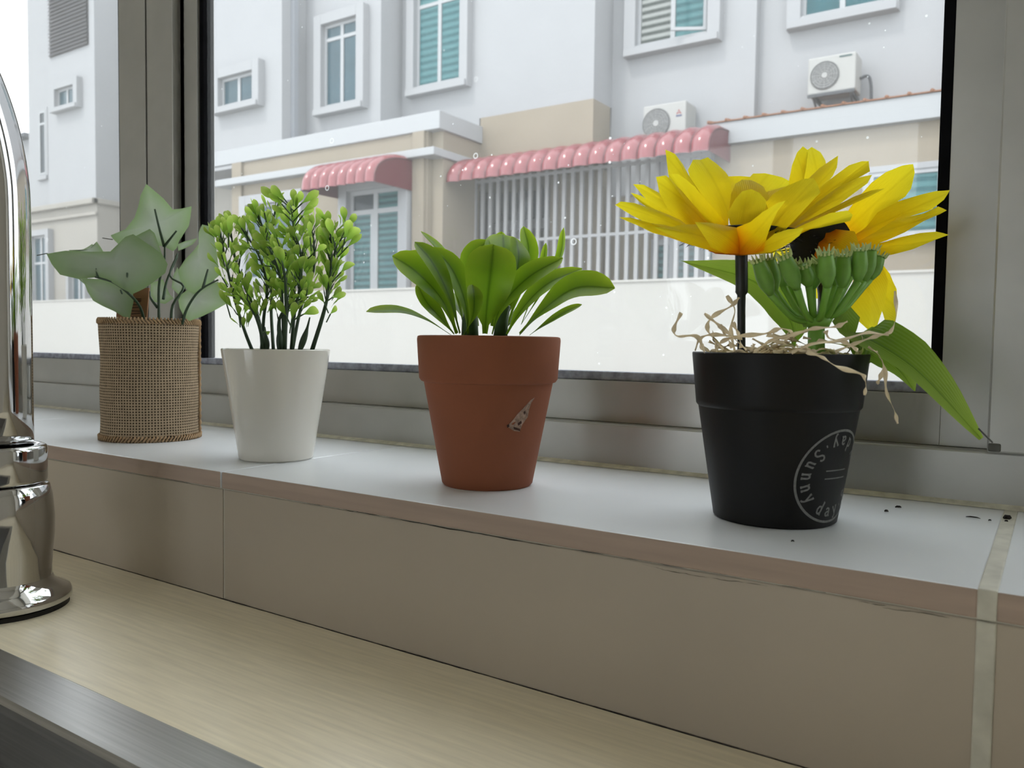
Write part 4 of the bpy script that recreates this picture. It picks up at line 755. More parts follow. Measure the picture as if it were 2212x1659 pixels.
IVY_STEMS = [
 [[0.0157,-0.0146,0.1032],[0.0203,-0.0227,0.1186],[0.0255,-0.0366,0.1291],[0.0148,-0.0433,0.1378],[0.0039,-0.0503,0.1415],[-0.0152,-0.0626,0.1484]],
 [[0.0255,-0.0366,0.1291],[0.0255,-0.0368,0.146]],
 [[0.0039,-0.0503,0.1415],[0.0036,-0.0513,0.1492]],
 [[0.0075,0.004,0.1037],[0.0061,0.0052,0.1389],[0.0092,0.0085,0.1604],[0.0127,0.0068,0.1733]],
 [[0.0254,0.004,0.1037],[0.0262,0.0055,0.1206],[0.0292,0.0145,0.1376],[0.014,0.0109,0.1476],[0.0099,0.0215,0.1685]],
 [[0.0428,0.0035,0.1036],[0.0523,0.0009,0.1151],[0.0591,0.0037,0.1266],[0.0656,0.0085,0.135],[0.078,0.0148,0.142]],
 [[0.0656,0.0085,0.135],[0.0615,0.0164,0.1518]],
 [[0.0058,0.0038,0.1183],[0.0005,0.0007,0.1268],[-0.0097,0.0063,0.1334]],
 [[0.0098,0.0069,0.1261],[0.0074,0.0124,0.1437],[0.01,0.0214,0.1659]],
 [[-0.0165,-0.012,0.1033],[-0.0167,-0.0113,0.1171],[-0.0227,-0.0143,0.1341]],
 [[0.0123,0.0065,0.1733],[0.0246,0.0107,0.187]],
 [[0.0123,0.0065,0.1733],[0.0137,0.0011,0.1882],[0.0132,-0.003,0.2053]],
]
IVY_TAG = [
 [-0.0366,-0.0109,0.1034],
 [-0.0133,0.0046,0.1038],
 [-0.0124,0.0071,0.137],
 [-0.0364,-0.0089,0.1366],
]
IVY_WIRES = [
 [[-0.045,-0.0758,0.1601],[-0.0377,-0.0708,0.1621]],
 [[-0.0381,-0.0218,0.1807],[-0.0302,-0.0166,0.1794]],
]
BOX_STEMS = [
 [[-0.014,-0.0115,0.0826],[-0.0151,-0.0174,0.097],[-0.0185,-0.0243,0.1222],[-0.0257,-0.0272,0.1538],[-0.029,-0.0284,0.1711]],
 [[0.0002,-0.0141,0.0828],[0.0046,-0.0158,0.1065],[0.0097,-0.017,0.1298],[0.0036,-0.0197,0.1531],[-0.0075,-0.026,0.1724]],
 [[-0.0113,-0.0037,0.0826],[-0.019,-0.0014,0.1071],[-0.033,-0.0033,0.1318],[-0.0443,-0.0034,0.1553],[-0.0487,-0.0049,0.1802]],
 [[0.0068,0.0024,0.0829],[0.0071,0.0042,0.1112],[0.011,0.008,0.1314],[0.0091,0.0086,0.1636],[0.0079,0.0096,0.1934]],
 [[0.018,-0.0082,0.0831],[0.0202,-0.0112,0.1104],[0.0252,-0.0183,0.1369],[0.0173,-0.0223,0.1598],[0.0107,-0.0254,0.1811]],
 [[0.0187,-0.0018,0.0831],[0.0258,-0.005,0.1106],[0.0303,-0.003,0.134],[0.0327,-0.0061,0.1568],[0.0262,-0.0094,0.1745]],
 [[0.0037,0.0123,0.0829],[0.0041,0.0205,0.1159],[0.0074,0.0305,0.1454],[0.0064,0.0313,0.1695],[0.004,0.0302,0.1794]],
 [[0.0236,0.0136,0.0832],[0.0299,0.0194,0.1115],[0.0348,0.0244,0.1398],[0.036,0.0264,0.1608],[0.0428,0.0319,0.177]],
 [[0.0281,0.0105,0.0833],[0.0385,0.0134,0.1152],[0.0408,0.0165,0.143],[0.0407,0.0175,0.1612],[0.0388,0.0172,0.1762]],
 [[-0.0165,0.0109,0.0826],[-0.0272,0.0177,0.1162],[-0.031,0.023,0.1462],[-0.0367,0.0267,0.1724],[-0.0356,0.0291,0.1998]],
 [[0.0193,-0.0134,0.0831],[0.0184,-0.0126,0.1065],[0.0348,-0.013,0.1179],[0.0468,-0.0108,0.1216]],
 [[0.0102,-0.0194,0.083],[0.0137,-0.028,0.1022],[0.0115,-0.0346,0.1172],[0.0069,-0.0374,0.1209]],
 [[0.0219,-0.0116,0.0832],[0.0376,-0.0232,0.1173],[0.0434,-0.0301,0.1391],[0.0392,-0.0322,0.1516]],
]
BOX_SHOOTS = [
 [[0.0115,-0.0186,0.083],[0.0105,-0.0187,0.0923],[0.0096,-0.0189,0.1001]],
 [[0.0193,-0.0134,0.0831],[0.0188,-0.0129,0.0964],[0.0187,-0.0123,0.1081]],
 [[0.0317,-0.0051,0.0833],[0.035,-0.0021,0.0966],[0.0369,-0.0002,0.1076]],
]
BOX_LEAVES = [
 ([0.0348,-0.0208,0.1897],[0.0303,-0.0293,0.1984]),
 ([0.0337,-0.0218,0.1859],[0.0293,-0.0303,0.1931]),
 ([0.0359,-0.0208,0.1791],[0.0315,-0.0294,0.185]),
 ([0.0336,-0.0217,0.1889],[0.0247,-0.0331,0.1976]),
 ([0.0382,-0.019,0.1829],[0.0401,-0.0235,0.1873]),
 ([0.0431,-0.0155,0.1868],[0.0566,-0.012,0.1947]),
 ([0.0439,-0.0152,0.1815],[0.0565,-0.0124,0.1902]),
 ([0.0441,-0.0154,0.1778],[0.0542,-0.0142,0.1846]),
 ([0.0226,-0.0295,0.1797],[0.0246,-0.0339,0.186]),
 ([0.0019,-0.0443,0.1642],[0.0059,-0.0469,0.1767]),
 ([-0.003,-0.0478,0.1604],[-0.0016,-0.0523,0.1702]),
 ([0.0119,-0.0375,0.1659],[0.0128,-0.0423,0.1757]),
 ([-0.0013,-0.0473,0.1491],[-0.0005,-0.0522,0.1586]),
 ([-0.0,-0.0474,0.1333],[-0.001,-0.0537,0.1403]),
 ([0.0641,-0.0029,0.1623],[0.0639,-0.0083,0.1758]),
 ([0.0704,0.0013,0.1624],[0.0767,0.0002,0.1749]),
 ([0.0699,0.0008,0.1593],[0.0818,0.0034,0.1697]),
 ([0.0713,0.0015,0.1563],[0.0836,0.0042,0.1641]),
 ([0.0526,-0.0111,0.153],[0.063,-0.0099,0.1571]),
 ([0.016,-0.0354,0.1554],[0.0095,-0.0457,0.1562]),
 ([0.0682,-0.0016,0.1382],[0.0797,0.0005,0.1454]),
 ([0.0639,-0.0055,0.1208],[0.0752,-0.0038,0.1236]),
 ([0.0609,-0.0077,0.1162],[0.0606,-0.0135,0.1241]),
 ([0.0637,-0.0063,0.1087],[0.0709,-0.0072,0.1146]),
 ([0.0468,-0.0176,0.1084],[0.0601,-0.0145,0.1122]),
 ([0.0466,-0.0175,0.1114],[0.0558,-0.017,0.1181]),
 ([0.0413,-0.0216,0.1038],[0.0466,-0.0233,0.1164]),
 ([0.0387,-0.0231,0.1068],[0.0372,-0.0295,0.117]),
 ([0.0104,-0.042,0.1056],[0.013,-0.0458,0.1144]),
 ([0.0032,-0.0464,0.1137],[0.0036,-0.0515,0.1247]),
 ([0.007,-0.0429,0.1296],[0.0141,-0.0438,0.1361]),
 ([0.0259,-0.0323,0.0968],[0.0324,-0.034,0.0953]),
 ([0.0261,-0.0286,0.1556],[0.021,-0.0375,0.1646]),
 ([0.0324,-0.0245,0.1557],[0.0255,-0.0347,0.1609]),
 ([0.0309,-0.0251,0.1617],[0.0307,-0.0306,0.1722]),
 ([0.0332,-0.0242,0.1512],[0.0298,-0.0327,0.1475]),
 ([0.0253,-0.0299,0.1435],[0.0207,-0.0391,0.1414]),
 ([0.0406,-0.02,0.1377],[0.0392,-0.0265,0.1462]),
 ([0.0358,-0.0235,0.1324],[0.0322,-0.0319,0.1334]),
 ([0.0433,-0.0185,0.1325],[0.0433,-0.0243,0.1358]),
 ([0.0456,-0.0166,0.1393],[0.0503,-0.0189,0.1494]),
 ([0.0503,-0.0121,0.162],[0.0525,-0.016,0.1733]),
 ([0.0192,-0.0323,0.1721],[0.0181,-0.0387,0.1773]),
]

# ------------------------------------------------------------------ plant materials
leaf_mat('hosta_green', [(0, (116, 146, 40)), (.25, (134, 168, 44)), (.7, (154, 190, 50)), (1, (186, 212, 66))], [(0, (255, 255, 235)), (.12, (235, 240, 215)), (.44, (190, 205, 175)), (.5, (135, 155, 120)), (.56, (190, 205, 175)), (.88, (235, 240, 215)), (1, (255, 255, 235))], .68, .3, .2)
leaf_mat('petal_yellow', [(0, (240, 128, 8)), (.17, (248, 166, 8)), (.40, (250, 216, 20)), (1, (248, 236, 48))], [(0, (255, 255, 255)), (.45, (252, 250, 246)), (.5, (244, 240, 225)), (.55, (252, 250, 246)), (1, (255, 255, 255))], .72, .5, .04, vein=7)
leaf_mat('sprig_green', [(0, (98, 136, 56)), (.4, (140, 180, 70)), (.75, (178, 208, 92)), (1, (204, 224, 128))], None, .68, .3, .28)
leaf_mat('broad_green', [(0, (104, 136, 48)), (.5, (150, 186, 66)), (1, (178, 208, 84))], [(0, (255, 255, 255)), (.46, (235, 240, 220)), (.5, (180, 195, 150)), (.54, (235, 240, 220)), (1, (255, 255, 255))], .68, .45, .12, vein=5)
leaf_mat('ivy_fabric', [(0, (178, 188, 172)), (.6, (166, 182, 152)), (1, (146, 172, 122))], None, .5, .75, .15)
mat('stem_green', (52, 84, 40), rough=.5, noise=.2, nscale=200)
mat('stem_dark', (48, 70, 46), rough=.5, noise=.2, nscale=200)
mat('stem_black', (30, 34, 36), rough=.45)
mat('bud_green', (112, 160, 62), rough=.45, noise=.15, nscale=150)
mat('bud_tip', (190, 205, 140), rough=.6)
mat('bud_stem', (124, 176, 66), rough=.4)
mat('calyx_black', (24, 22, 20), rough=.9)
mat('disc_brown', (92, 52, 20), rough=.95, bump=.6, bscale=600)
mat('raffia', (242, 222, 186), rough=.75, noise=.15, nscale=120)
mat('plastic_black', (8, 8, 8), rough=.5, spec=.3, noise=.08, nscale=60)
mat('print_grey', (120, 120, 118), rough=.7, noise=.2, nscale=600)
mat('ceramic_white', (224, 220, 210), rough=.12, spec=.5, coat=.3)
mat('terracotta', (142, 82, 54), rough=.8, noise=.06, nscale=30, bump=.08, bscale=300)
mat('sticker_residue', (160, 134, 118), rough=.85, noise=.45, nscale=420)
mat('sticker_ink', (70, 44, 36), rough=.85, noise=.3, nscale=420)
mat('filler_dark', (58, 46, 34), rough=1, bump=.8, bscale=300, noise=.3, nscale=80)
mat('filler_foam', (74, 84, 58), rough=1, bump=.5, bscale=300)
mat('tag_wood', (148, 106, 74), rough=.8, noise=.12, nscale=40)
mat('tag_ink', (52, 40, 30), rough=.8)
mat('jute_cord', (172, 142, 108), rough=.95, noise=.2, nscale=150, bump=.5, bscale=500)
mat('wire', (60, 58, 52), rough=.6)

def burlap_mat():
    mt = bpy.data.materials.new('burlap'); mt.use_nodes = True; MATS['burlap'] = mt
    nt = mt.node_tree; b = nt.nodes['Principled BSDF']; b.inputs['Roughness'].default_value = .95; b.inputs['Specular IOR Level'].default_value = .1
    uv = nt.nodes.new('ShaderNodeUVMap'); ns = nt.nodes.new('ShaderNodeTexNoise'); ns.inputs['Scale'].default_value = 9; ns.inputs['Detail'].default_value = 3
    tc = nt.nodes.new('ShaderNodeTexCoord'); ns.inputs['Scale'].default_value = 90; nt.links.new(tc.outputs['Object'], ns.inputs[0])
    sx = nt.nodes.new('ShaderNodeSeparateXYZ'); nt.links.new(uv.outputs[0], sx.inputs[0])
    def mth(op, a, c=None):
        n = nt.nodes.new('ShaderNodeMath'); n.operation = op
        for i, v in enumerate((a, c)):
            if v is None: continue
            if isinstance(v, (int, float)): n.inputs[i].default_value = v
            else: nt.links.new(v, n.inputs[i])
        return n.outputs[0]
    wob = mth('MULTIPLY', mth('SUBTRACT', ns.outputs[0], .5), .8)
    a = mth('ABSOLUTE', mth('SINE', mth('ADD', mth('MULTIPLY', sx.outputs[0], math.pi*104), wob)))
    c = mth('ABSOLUTE', mth('SINE', mth('ADD', mth('MULTIPLY', sx.outputs[1], math.pi*44), wob)))
    h = mth('MAXIMUM', a, c)
    r = nt.nodes.new('ShaderNodeValToRGB'); cr = r.color_ramp; cr.elements.new(.5)
    for e, (p, q) in zip(cr.elements, ((.5, (34, 27, 20)), (.74, (140, 120, 96)), (1, (178, 158, 132)))): e.position = p; e.color = lin(*q)
    nt.links.new(h, r.inputs[0])
    n3 = nt.nodes.new('ShaderNodeTexNoise'); n3.inputs['Scale'].default_value = 260; nt.links.new(tc.outputs['Object'], n3.inputs[0])
    mr = nt.nodes.new('ShaderNodeMapRange'); mr.inputs[3].default_value = .72; mr.inputs[4].default_value = 1.25; nt.links.new(n3.outputs[0], mr.inputs[0])
    hs = nt.nodes.new('ShaderNodeHueSaturation'); nt.links.new(mr.outputs[0], hs.inputs['Value']); nt.links.new(r.outputs[0], hs.inputs['Color'])
    nt.links.new(hs.outputs[0], b.inputs['Base Color'])
    bp = nt.nodes.new('ShaderNodeBump'); bp.inputs['Strength'].default_value = .6; bp.inputs['Distance'].default_value = .0008
    nt.links.new(h, bp.inputs['Height']); nt.links.new(bp.outputs[0], b.inputs['Normal'])
burlap_mat()

def pot_mesh(name, prof, material, parent, n=72, smooth_angle=None):
    o = MB().lathe(prof, n).build(name, material, parent)
    me = o.data
    ul = me.uv_layers.new(name='UVMap'); k = len(prof)
    zs = max(p[1] for p in prof)
    for p in me.polygons:
        idx = p.index//(k-1)
        for li in p.loop_indices:
            vi = me.loops[li].vertex_index; a = vi//k
            if a == 0 and idx == n-1: a = n
            ul.data[li].uv = (a/n, me.vertices[vi].co.z/zs)
    for p in me.polygons: p.use_smooth = True
    md = o.modifiers.new('edges', 'EDGE_SPLIT'); md.split_angle = math.radians(35)
    return o
def disc(name, material, parent, r, z): return MB().lathe([(0, z+.003), (r*.5, z+.002), (r, z)], 32).build(name, material, parent, smooth=True)

# ------------------------------------------------------------------ terracotta pot
p3 = empty('potted_hosta', (-.3027, .4267, 0))
tag(p3, 'terracotta pot of glossy broad green leaves between white and black pots', 'potted plant', 'artificial plants on the sill')
TB, TRM = .0291, .0458
pot_mesh('pot', [(0, 0), (.0278, 0), (.0291, .0015), (.0412, .0655), (.0430, .0662), (.0442, .0680), (.0458, .0925), (.0454, .0943), (.0440, .0948), (.0420, .0942), (.0405, .0900), (.0385, .066), (.0275, .006), (0, .006)], 'terracotta', p3, 96)
disc('filler', 'filler_dark', p3, .040, .087)
for i, (sp, wd_, nv) in enumerate(HOSTA):
    leaf('leaf', p3, 'hosta_green', thick=.0007, spine=sp, width=wd_*1.02, normal=nv, prof='hosta', n=18, across=8, cup=.22, wave=.012, seed=i)
MB().tube([(-.006, -.012, .085), (-.005, -.014, .105), (-.002, -.015, .118)], [.006, .005, .002], 10).tube([(.012, -.006, .085), (.014, -.006, .105), (.018, -.006, .114)], [.005, .004, .002], 10).build('crown', 'stem_green', p3, smooth=True)
def wrap(cone, a0, z0, pts, lift=.0002):
    """flat (a, b) points, metres, wrapped onto a cone of revolution r(z)"""
    out = []
    for a, b in pts:
        z = z0+b; r = cone(z)+lift; t = a0+a/cone(z); out.append((r*math.cos(t), r*math.sin(t), z))
    return out
tcone = lambda z: .0291+(.0412-.0291)*(z-.0015)/.064
fa = math.atan2(-.4267, .3027)
rnd = random.Random(11)
mb = MB()
shape = [(-.0085, -.0070), (-.004, -.0098), (.0005, -.0106), (.0022, -.0060), (.0052, -.002), (.0062, .0035), (.0075, .0075), (.0092, .0108), (.0055, .0082), (.0015, .0044), (-.002, .0012), (-.0055, -.0030)]
shape = [(x+rnd.uniform(-.0005, .0005), y+rnd.uniform(-.0005, .0005)) for x, y in shape]
cc = (0, -.003); ringp = wrap(tcone, fa+.55, .0475, shape+[cc])
mb.v = ringp; mb.f = [(len(shape), i, (i+1) % len(shape)) for i in range(len(shape))]
st = mb.build('sticker_residue', 'sticker_residue', p3)
for (x0, y0, x1, y1) in ((-.0038, -.0088, .0008, -.0102), (-.0012, -.0068, .0012, -.0052), (.002, .0000, .0032, .0008), (-.0082, -.0078, -.0070, -.0070)):
    MB().quad(*wrap(tcone, fa+.55, .0475, [(x0, y0), (x1, y1), (x1-.0006, y1+.0016), (x0-.0006, y0+.0016)], .0004)).build('ink_mark', 'sticker_ink', st)

# ------------------------------------------------------------------ white ceramic pot with boxwood sprigs
p2 = empty('potted_boxwood', (-.4960, .4191, 0))
tag(p2, 'glossy white tapered pot of small-leaved bushy green sprigs', 'potted plant', 'artificial plants on the sill')
pot_mesh('pot', [(0, 0), (.0262, 0), (.0276, .0012), (.0401, .0822), (.0402, .0832), (.0396, .0838), (.0386, .0836), (.0378, .0822), (.034, .055), (0, .05)], 'ceramic_white', p2, 96)
disc('filler', 'filler_foam', p2, .0375, .0765)
def obj_at(me, base, direction, roll, parent, scale, face=None):
    d_ = Vector(direction).normalized(); s_ = d_.cross(Vector(face)).normalized() if face else d_.orthogonal().normalized()
    s_ = Matrix.Rotation(roll, 3, d_) @ s_; n_ = d_.cross(s_)
    o = link(bpy.data.objects.new('leaf', me), parent)
    mm = Matrix.Identity(4)
    for i in range(3): mm[i][0] = d_[i]*scale; mm[i][1] = s_[i]*scale; mm[i][2] = n_[i]*scale; mm[i][3] = base[i]
    o.matrix_basis = mm
    return o
sprig = []
for k in range(4):
    me = leaf_mesh('sprig_leaf', spine=[(0, 0, 0), (.35, 0, .01), (.7, 0, .05), (1, 0, .12-.06*k)], width=.36+.03*k, normal=(0, 0, 1), prof='paddle', n=9, across=4, cup=.25, seed=k)
    me.materials.append(MATS['sprig_green']); sprig.append(me)
rnd = random.Random(5)
cnt = 0; FILL = []
for si, pts in enumerate(BOX_STEMS):
    S = spline(pts, 40); mb = MB(); mb.tube(S[::2], [.0012*(1-.65*i/20)+.0002 for i in range(len(S[::2]))], 7)
    spots = []
    nl = 21 if len(pts) > 4 else 8
    for q in range(nl):
        t = .30+.70*(q+rnd.random()*.6)/nl; i = min(int(t*40), 39); p = S[i]; tg = (S[i+1]-S[i]).normalized()
        az = rnd.uniform(0, 6.28); o_ = tg.orthogonal().normalized(); o_ = Matrix.Rotation(az, 3, tg) @ o_
        d_ = (tg*rnd.uniform(.45, 1.0)+o_*rnd.uniform(.5, .95)+Vector((0, 0, .3))).normalized()
        L_ = rnd.uniform(.004, .009)*(1.2-.6*t); e = p+d_*L_+Vector((0, 0, .001))
        mb.tube([p, p+d_*L_*.5-Vector((0, 0, .0006)), e], [.0006, .0005, .0004], 5, cap=False)
        spots.append((e, (d_+Vector((0, 0, .25))).normalized(), rnd.uniform(0, 6.28), rnd.uniform(.0105, .0150)))
    spots.append((S[-1], (S[-1]-S[-3]).normalized(), 0, .012))
    for q in range(24 if len(pts) > 4 else 9):
        i = min(int((.28+.70*rnd.random())*40), 39); tg = (S[i+1]-S[i]).normalized(); o_ = Matrix.Rotation(rnd.uniform(0, 6.28), 3, tg) @ tg.orthogonal().normalized()
        FILL.append((S[i]+o_*rnd.uniform(.001, .006), (tg*rnd.uniform(.5, 1)+o_*rnd.uniform(.4, .9)+Vector((0, 0, .3))).normalized(), rnd.uniform(0, 6.28), rnd.uniform(.009, .0135)))
    stem = mb.build('stem', 'stem_dark', p2, smooth=True)
    for e, d_, ro, sc in spots:
        obj_at(sprig[cnt % 4], e, d_, ro, stem, sc); cnt += 1
V, F, UV = [], [], []
for e, d_, ro, sc in FILL:                       # the rest of the foliage, past the 300 leaves built one by one
    s_ = Matrix.Rotation(ro, 3, d_) @ d_.orthogonal().normalized(); n_ = d_.cross(s_); src = sprig[len(V) % 4]; b0 = len(V)
    V += [tuple(e+sc*(v.co.x*d_+v.co.y*s_+v.co.z*n_)) for v in src.vertices]
    for p in src.polygons: F.append(tuple(b0+i for i in p.vertices)); UV += [tuple(src.uv_layers[0].data[li].uv) for li in p.loop_indices]
me = bpy.data.meshes.new('foliage'); me.from_pydata(V, [], F); me.update(); ul = me.uv_layers.new(name='UVMap')
for i, q in enumerate(UV): ul.data[i].uv = q
for p in me.polygons: p.use_smooth = True
me.materials.append(MATS['sprig_green']); tag(link(bpy.data.objects.new('foliage', me), p2), kind='stuff')
for pts in BOX_SHOOTS:
    S = spline(pts, 12); MB().tube(S, [.0016, .002, .0023, .0024, .0023, .002, .0016, .0012, .0009, .0008, .0007, .0006, .0005], 8).build('shoot', 'stem_dark', p2, smooth=True)
for a, b in BOX_LEAVES:
    a, b = Vector(a), Vector(b); d_ = b-a
    # broad side turned roughly towards the room
    obj_at(sprig[cnt % 4], a, d_, rnd.uniform(-.7, .7), p2, d_.length*1.08, face=(.78, -.62, 0)); cnt += 1
    MB().tube([a-d_*.5-Vector((0, 0, .002)), a+d_*.15], .0005, 5).build('twig', 'stem_green', p2)

# ------------------------------------------------------------------ burlap pot with ivy
p1 = empty('potted_ivy', (-.6855, .4351, 0))
tag(p1, 'burlap-wrapped pot of grey-green ivy leaves nearest the chrome tap', 'potted plant', 'artificial plants on the sill')
def jute_profile():
    pr = [(.0, .0), (.0400, 0)]
    for i in range(25):
        z = .107*i/24; pr.append((.0412+.0010*abs(2*i/24-1)**3-.0004*math.sin(i*.5), z))
    return pr+[(.0405, .1072), (.0395, .106), (.039, .09), (0, .09)]
pot_mesh('burlap_wrap', jute_profile(), 'burlap', p1, 96)
def overlock(z, up):
    mb = MB(); n = 88
    for i in range(n):
        a = 2*math.pi*i/n; b_ = 2*math.pi*(i+.9)/n; r = .0424
        mb.tube([(r*math.cos(a)*.985, r*math.sin(a)*.985, z+.0012), (r*math.cos(a)*1.008, r*math.sin(a)*1.008, z-.0004), (r*math.cos(b_)*1.012, r*math.sin(b_)*1.012, z-.0032*up), (r*math.cos(b_)*.99, r*math.sin(b_)*.99, z-.0038*up)], .00085, 5)
    return mb.build('stitched_edge', 'jute_cord', p1, smooth=True)
overlock(.107, 1); overlock(.0012, -1)
sa = math.atan2(-.4351, .6855)+1.36
mb = MB(); mb.tube([(.0424*math.cos(sa), .0424*math.sin(sa), .001+.105*i/60) for i in range(61)], [.0012+.0004*math.sin(i*1.9) for i in range(61)], 7)
mb.build('side_seam', 'jute_cord', p1, smooth=True)
disc('filler', 'filler_dark', p1, .0388, .100)
def outline_leaf(pts, parent, material, bulge, uvs=None, name='leaf'):
    P = [Vector(p) for p in pts]; D = []; E = []
    for i, (a, b) in enumerate(zip(P, P[1:]+P[:1])):
        D += [a, a.lerp(b, .5)]
        if uvs: u0, u1 = Vector(uvs[i]), Vector(uvs[(i+1) % len(P)]); E += [u0, u0.lerp(u1, .5)]
    if uvs: ce = sum(E, Vector((0, 0)))/len(E)
    c = sum(D, Vector())/len(D)
    nv = Vector((.6, -.78, .12)); V = []; F = []; UV = []
    levels = [1, .8, .55, .3]; n = len(D)
    for s_ in levels:
        for i, p in enumerate(D):
            q = c.lerp(p, s_); V.append(tuple(q+nv*bulge*(1-s_**2)+nv*.0006*math.sin(i*.9)*s_)); UV.append(tuple(ce.lerp(E[i], s_)) if uvs else (s_, i/n))
    V.append(tuple(c+nv*bulge)); UV.append(tuple(ce) if uvs else (0, .5))
    for k in range(len(levels)-1):
        for i in range(n): j = (i+1) % n; F.append((k*n+i, k*n+j, (k+1)*n+j, (k+1)*n+i))
    for i in range(n): F.append(((len(levels)-1)*n+i, (len(levels)-1)*n+(i+1) % n, len(V)-1))
    me = bpy.data.meshes.new(name); me.from_pydata(V, [], F); me.update()
    ul = me.uv_layers.new(name='UVMap')
    for lp in me.loops: ul.data[lp.index].uv = UV[lp.vertex_index]
    for p in me.polygons: p.use_smooth = True
    me.materials.append(MATS[material])
    return link(bpy.data.objects.new(name, me), parent)
for i, pts in enumerate(IVY): outline_leaf(pts, p1, 'ivy_fabric', (.004, -.003, .002, .003, .003, .003, .001, .001, 0, .002, .001)[i])
for pts in IVY_STEMS:
    S = spline(pts, 16); MB().tube(S, [.0011*(1-.5*i/16)+.0002 for i in range(17)], 7).build('stem', 'stem_dark', p1, smooth=True)
for pts in IVY_WIRES: MB().tube(pts, .0004, 5).build('vein_wire', 'wire', p1)
t0, t1, t2, t3 = [Vector(v) for v in IVY_TAG]
o = MB().quad(t0, t1, t2, t3).build('wooden_tag', 'tag_wood', p1); md = o.modifiers.new('thickness', 'SOLIDIFY'); md.thickness = .0016
mb = MB(); ux = (t1-t0); uz = (t3-t0); nn = ux.cross(uz).normalized()
for k in range(7):
    a = t0+ux*.50+uz*(.18+.085*k)+nn*.0004; b_ = a+ux*.30+uz*(.02 if k % 2 else -.012)
    mb.quad(a, b_, b_+uz*.022, a+uz*.022)
mb.build('lettering', 'tag_ink', o)

# ------------------------------------------------------------------ black pot with sunflowers
p4 = empty('potted_sunflower', (-.1225, .4366, 0))
tag(p4, 'black printed plastic pot with yellow sunflowers and raffia', 'potted plant', 'artificial plants on the sill')
pot_mesh('pot', [(0, .0015), (.0300, 0), (.0314, .001), (.0406, .0588), (.0412, .0594), (.0418, .0602), (.0420, .062), (.0445, .0868), (.0441, .0873), (.0432, .0870), (.041, .062), (.0300, .004), (0, .004)], 'plastic_black', p4, 96)
disc('filler', 'filler_dark', p4, .0415, .079)
GLYPH = {
 'S': [[(.5, .82), (.42, .95), (.27, 1), (.12, .93), (.06, .78), (.14, .62), (.3, .52), (.46, .4), (.52, .22), (.42, .06), (.26, 0), (.12, .05), (.04, .2)]],
 'u': [[(0, .62), (.1, .62), (.1, .2), (.16, .05), (.3, .03), (.42, .16)], [(.32, .62), (.42, .62), (.42, 0), (.52, 0)]],
 'n': [[(0, .62), (.1, .62), (.1, 0)], [(.1, .45), (.22, .6), (.34, .6), (.42, .46), (.42, 0)], [(0, 0), (.2, 0)], [(.32, 0), (.52, 0)]],
 'y': [[(.06, .62), (.27, .03)], [(.47, .62), (.24, -.08), (.12, -.24), (0, -.24)], [(-.02, .62), (.16, .62)], [(.36, .62), (.54, .62)]],
 'd': [[(.33, 1), (.42, 1), (.42, 0), (.52, 0)], [(.42, .46), (.3, .6), (.14, .55), (.06, .3), (.14, .05), (.28, 0), (.42, .14)]],
 'a': [[(.08, .5), (.2, .62), (.36, .58), (.41, .44), (.41, .08), (.52, 0)], [(.41, .36), (.2, .33), (.06, .2), (.1, .04), (.25, 0), (.41, .14)]],
 '.': [[(.18, .28), (.30, .28)], [(.18, .34), (.30, .34)]],
}
pcone = lambda z: .0314+(.0406-.0314)*(z-.001)/.0578
pa0 = math.atan2(-.4366, .1225)+math.radians(53); pz0 = .0268
def ribbon(mb, pts, wd_, steps=3):
    P = []
    for a, b in zip(pts, pts[1:]):
        for k in range(steps): t = k/steps; P.append((a[0]+(b[0]-a[0])*t, a[1]+(b[1]-a[1])*t))
    P.append(pts[-1]); V = []
    for i, p in enumerate(P):
        a, b = P[max(i-1, 0)], P[min(i+1, len(P)-1)]; dx, dy = b[0]-a[0], b[1]-a[1]; l = math.hypot(dx, dy) or 1
        V += [(p[0]-dy/l*wd_/2, p[1]+dx/l*wd_/2), (p[0]+dy/l*wd_/2, p[1]-dx/l*wd_/2)]
    b0 = len(mb.v); mb.v += wrap(pcone, pa0, pz0, V, .00025)
    for i in range(len(P)-1): mb.f.append((b0+2*i, b0+2*i+1, b0+2*i+3, b0+2*i+2))
pr = MB(); Rr = .0232
ribbon(pr, [(Rr*math.cos(t*math.pi/36), Rr*math.sin(t*math.pi/36)) for t in range(73)], .0012, 1)
for b in (-.0020, .0020): ribbon(pr, [(-.0075+.001*i, b+.0011) for i in range(17)], .0006, 1)
em = .0065
for start in (139, 319):
    for ch, da in zip('Sunny day.', (0, 20, 39, 58, 77, 0, 107, 126, 145, 163)):
        if ch == ' ': continue
        ph = math.radians(start+da)
        tx, ty = -math.sin(ph), math.cos(ph); ux, uy = -math.cos(ph), -math.sin(ph); br = .0202
        for stroke in GLYPH[ch]:
            pts = [(br*math.cos(ph)+tx*(x-.26)*em+ux*y*em, br*math.sin(ph)+ty*(x-.26)*em+uy*y*em) for x, y in stroke]
            ribbon(pr, pts, .00095, 2)
pr.build('printed_stamp', 'print_grey', p4)
s1a, s1b, s1c, s2a, s2b, s2c, hub, hubb = [Vector(v) for v in SUN_PTS]
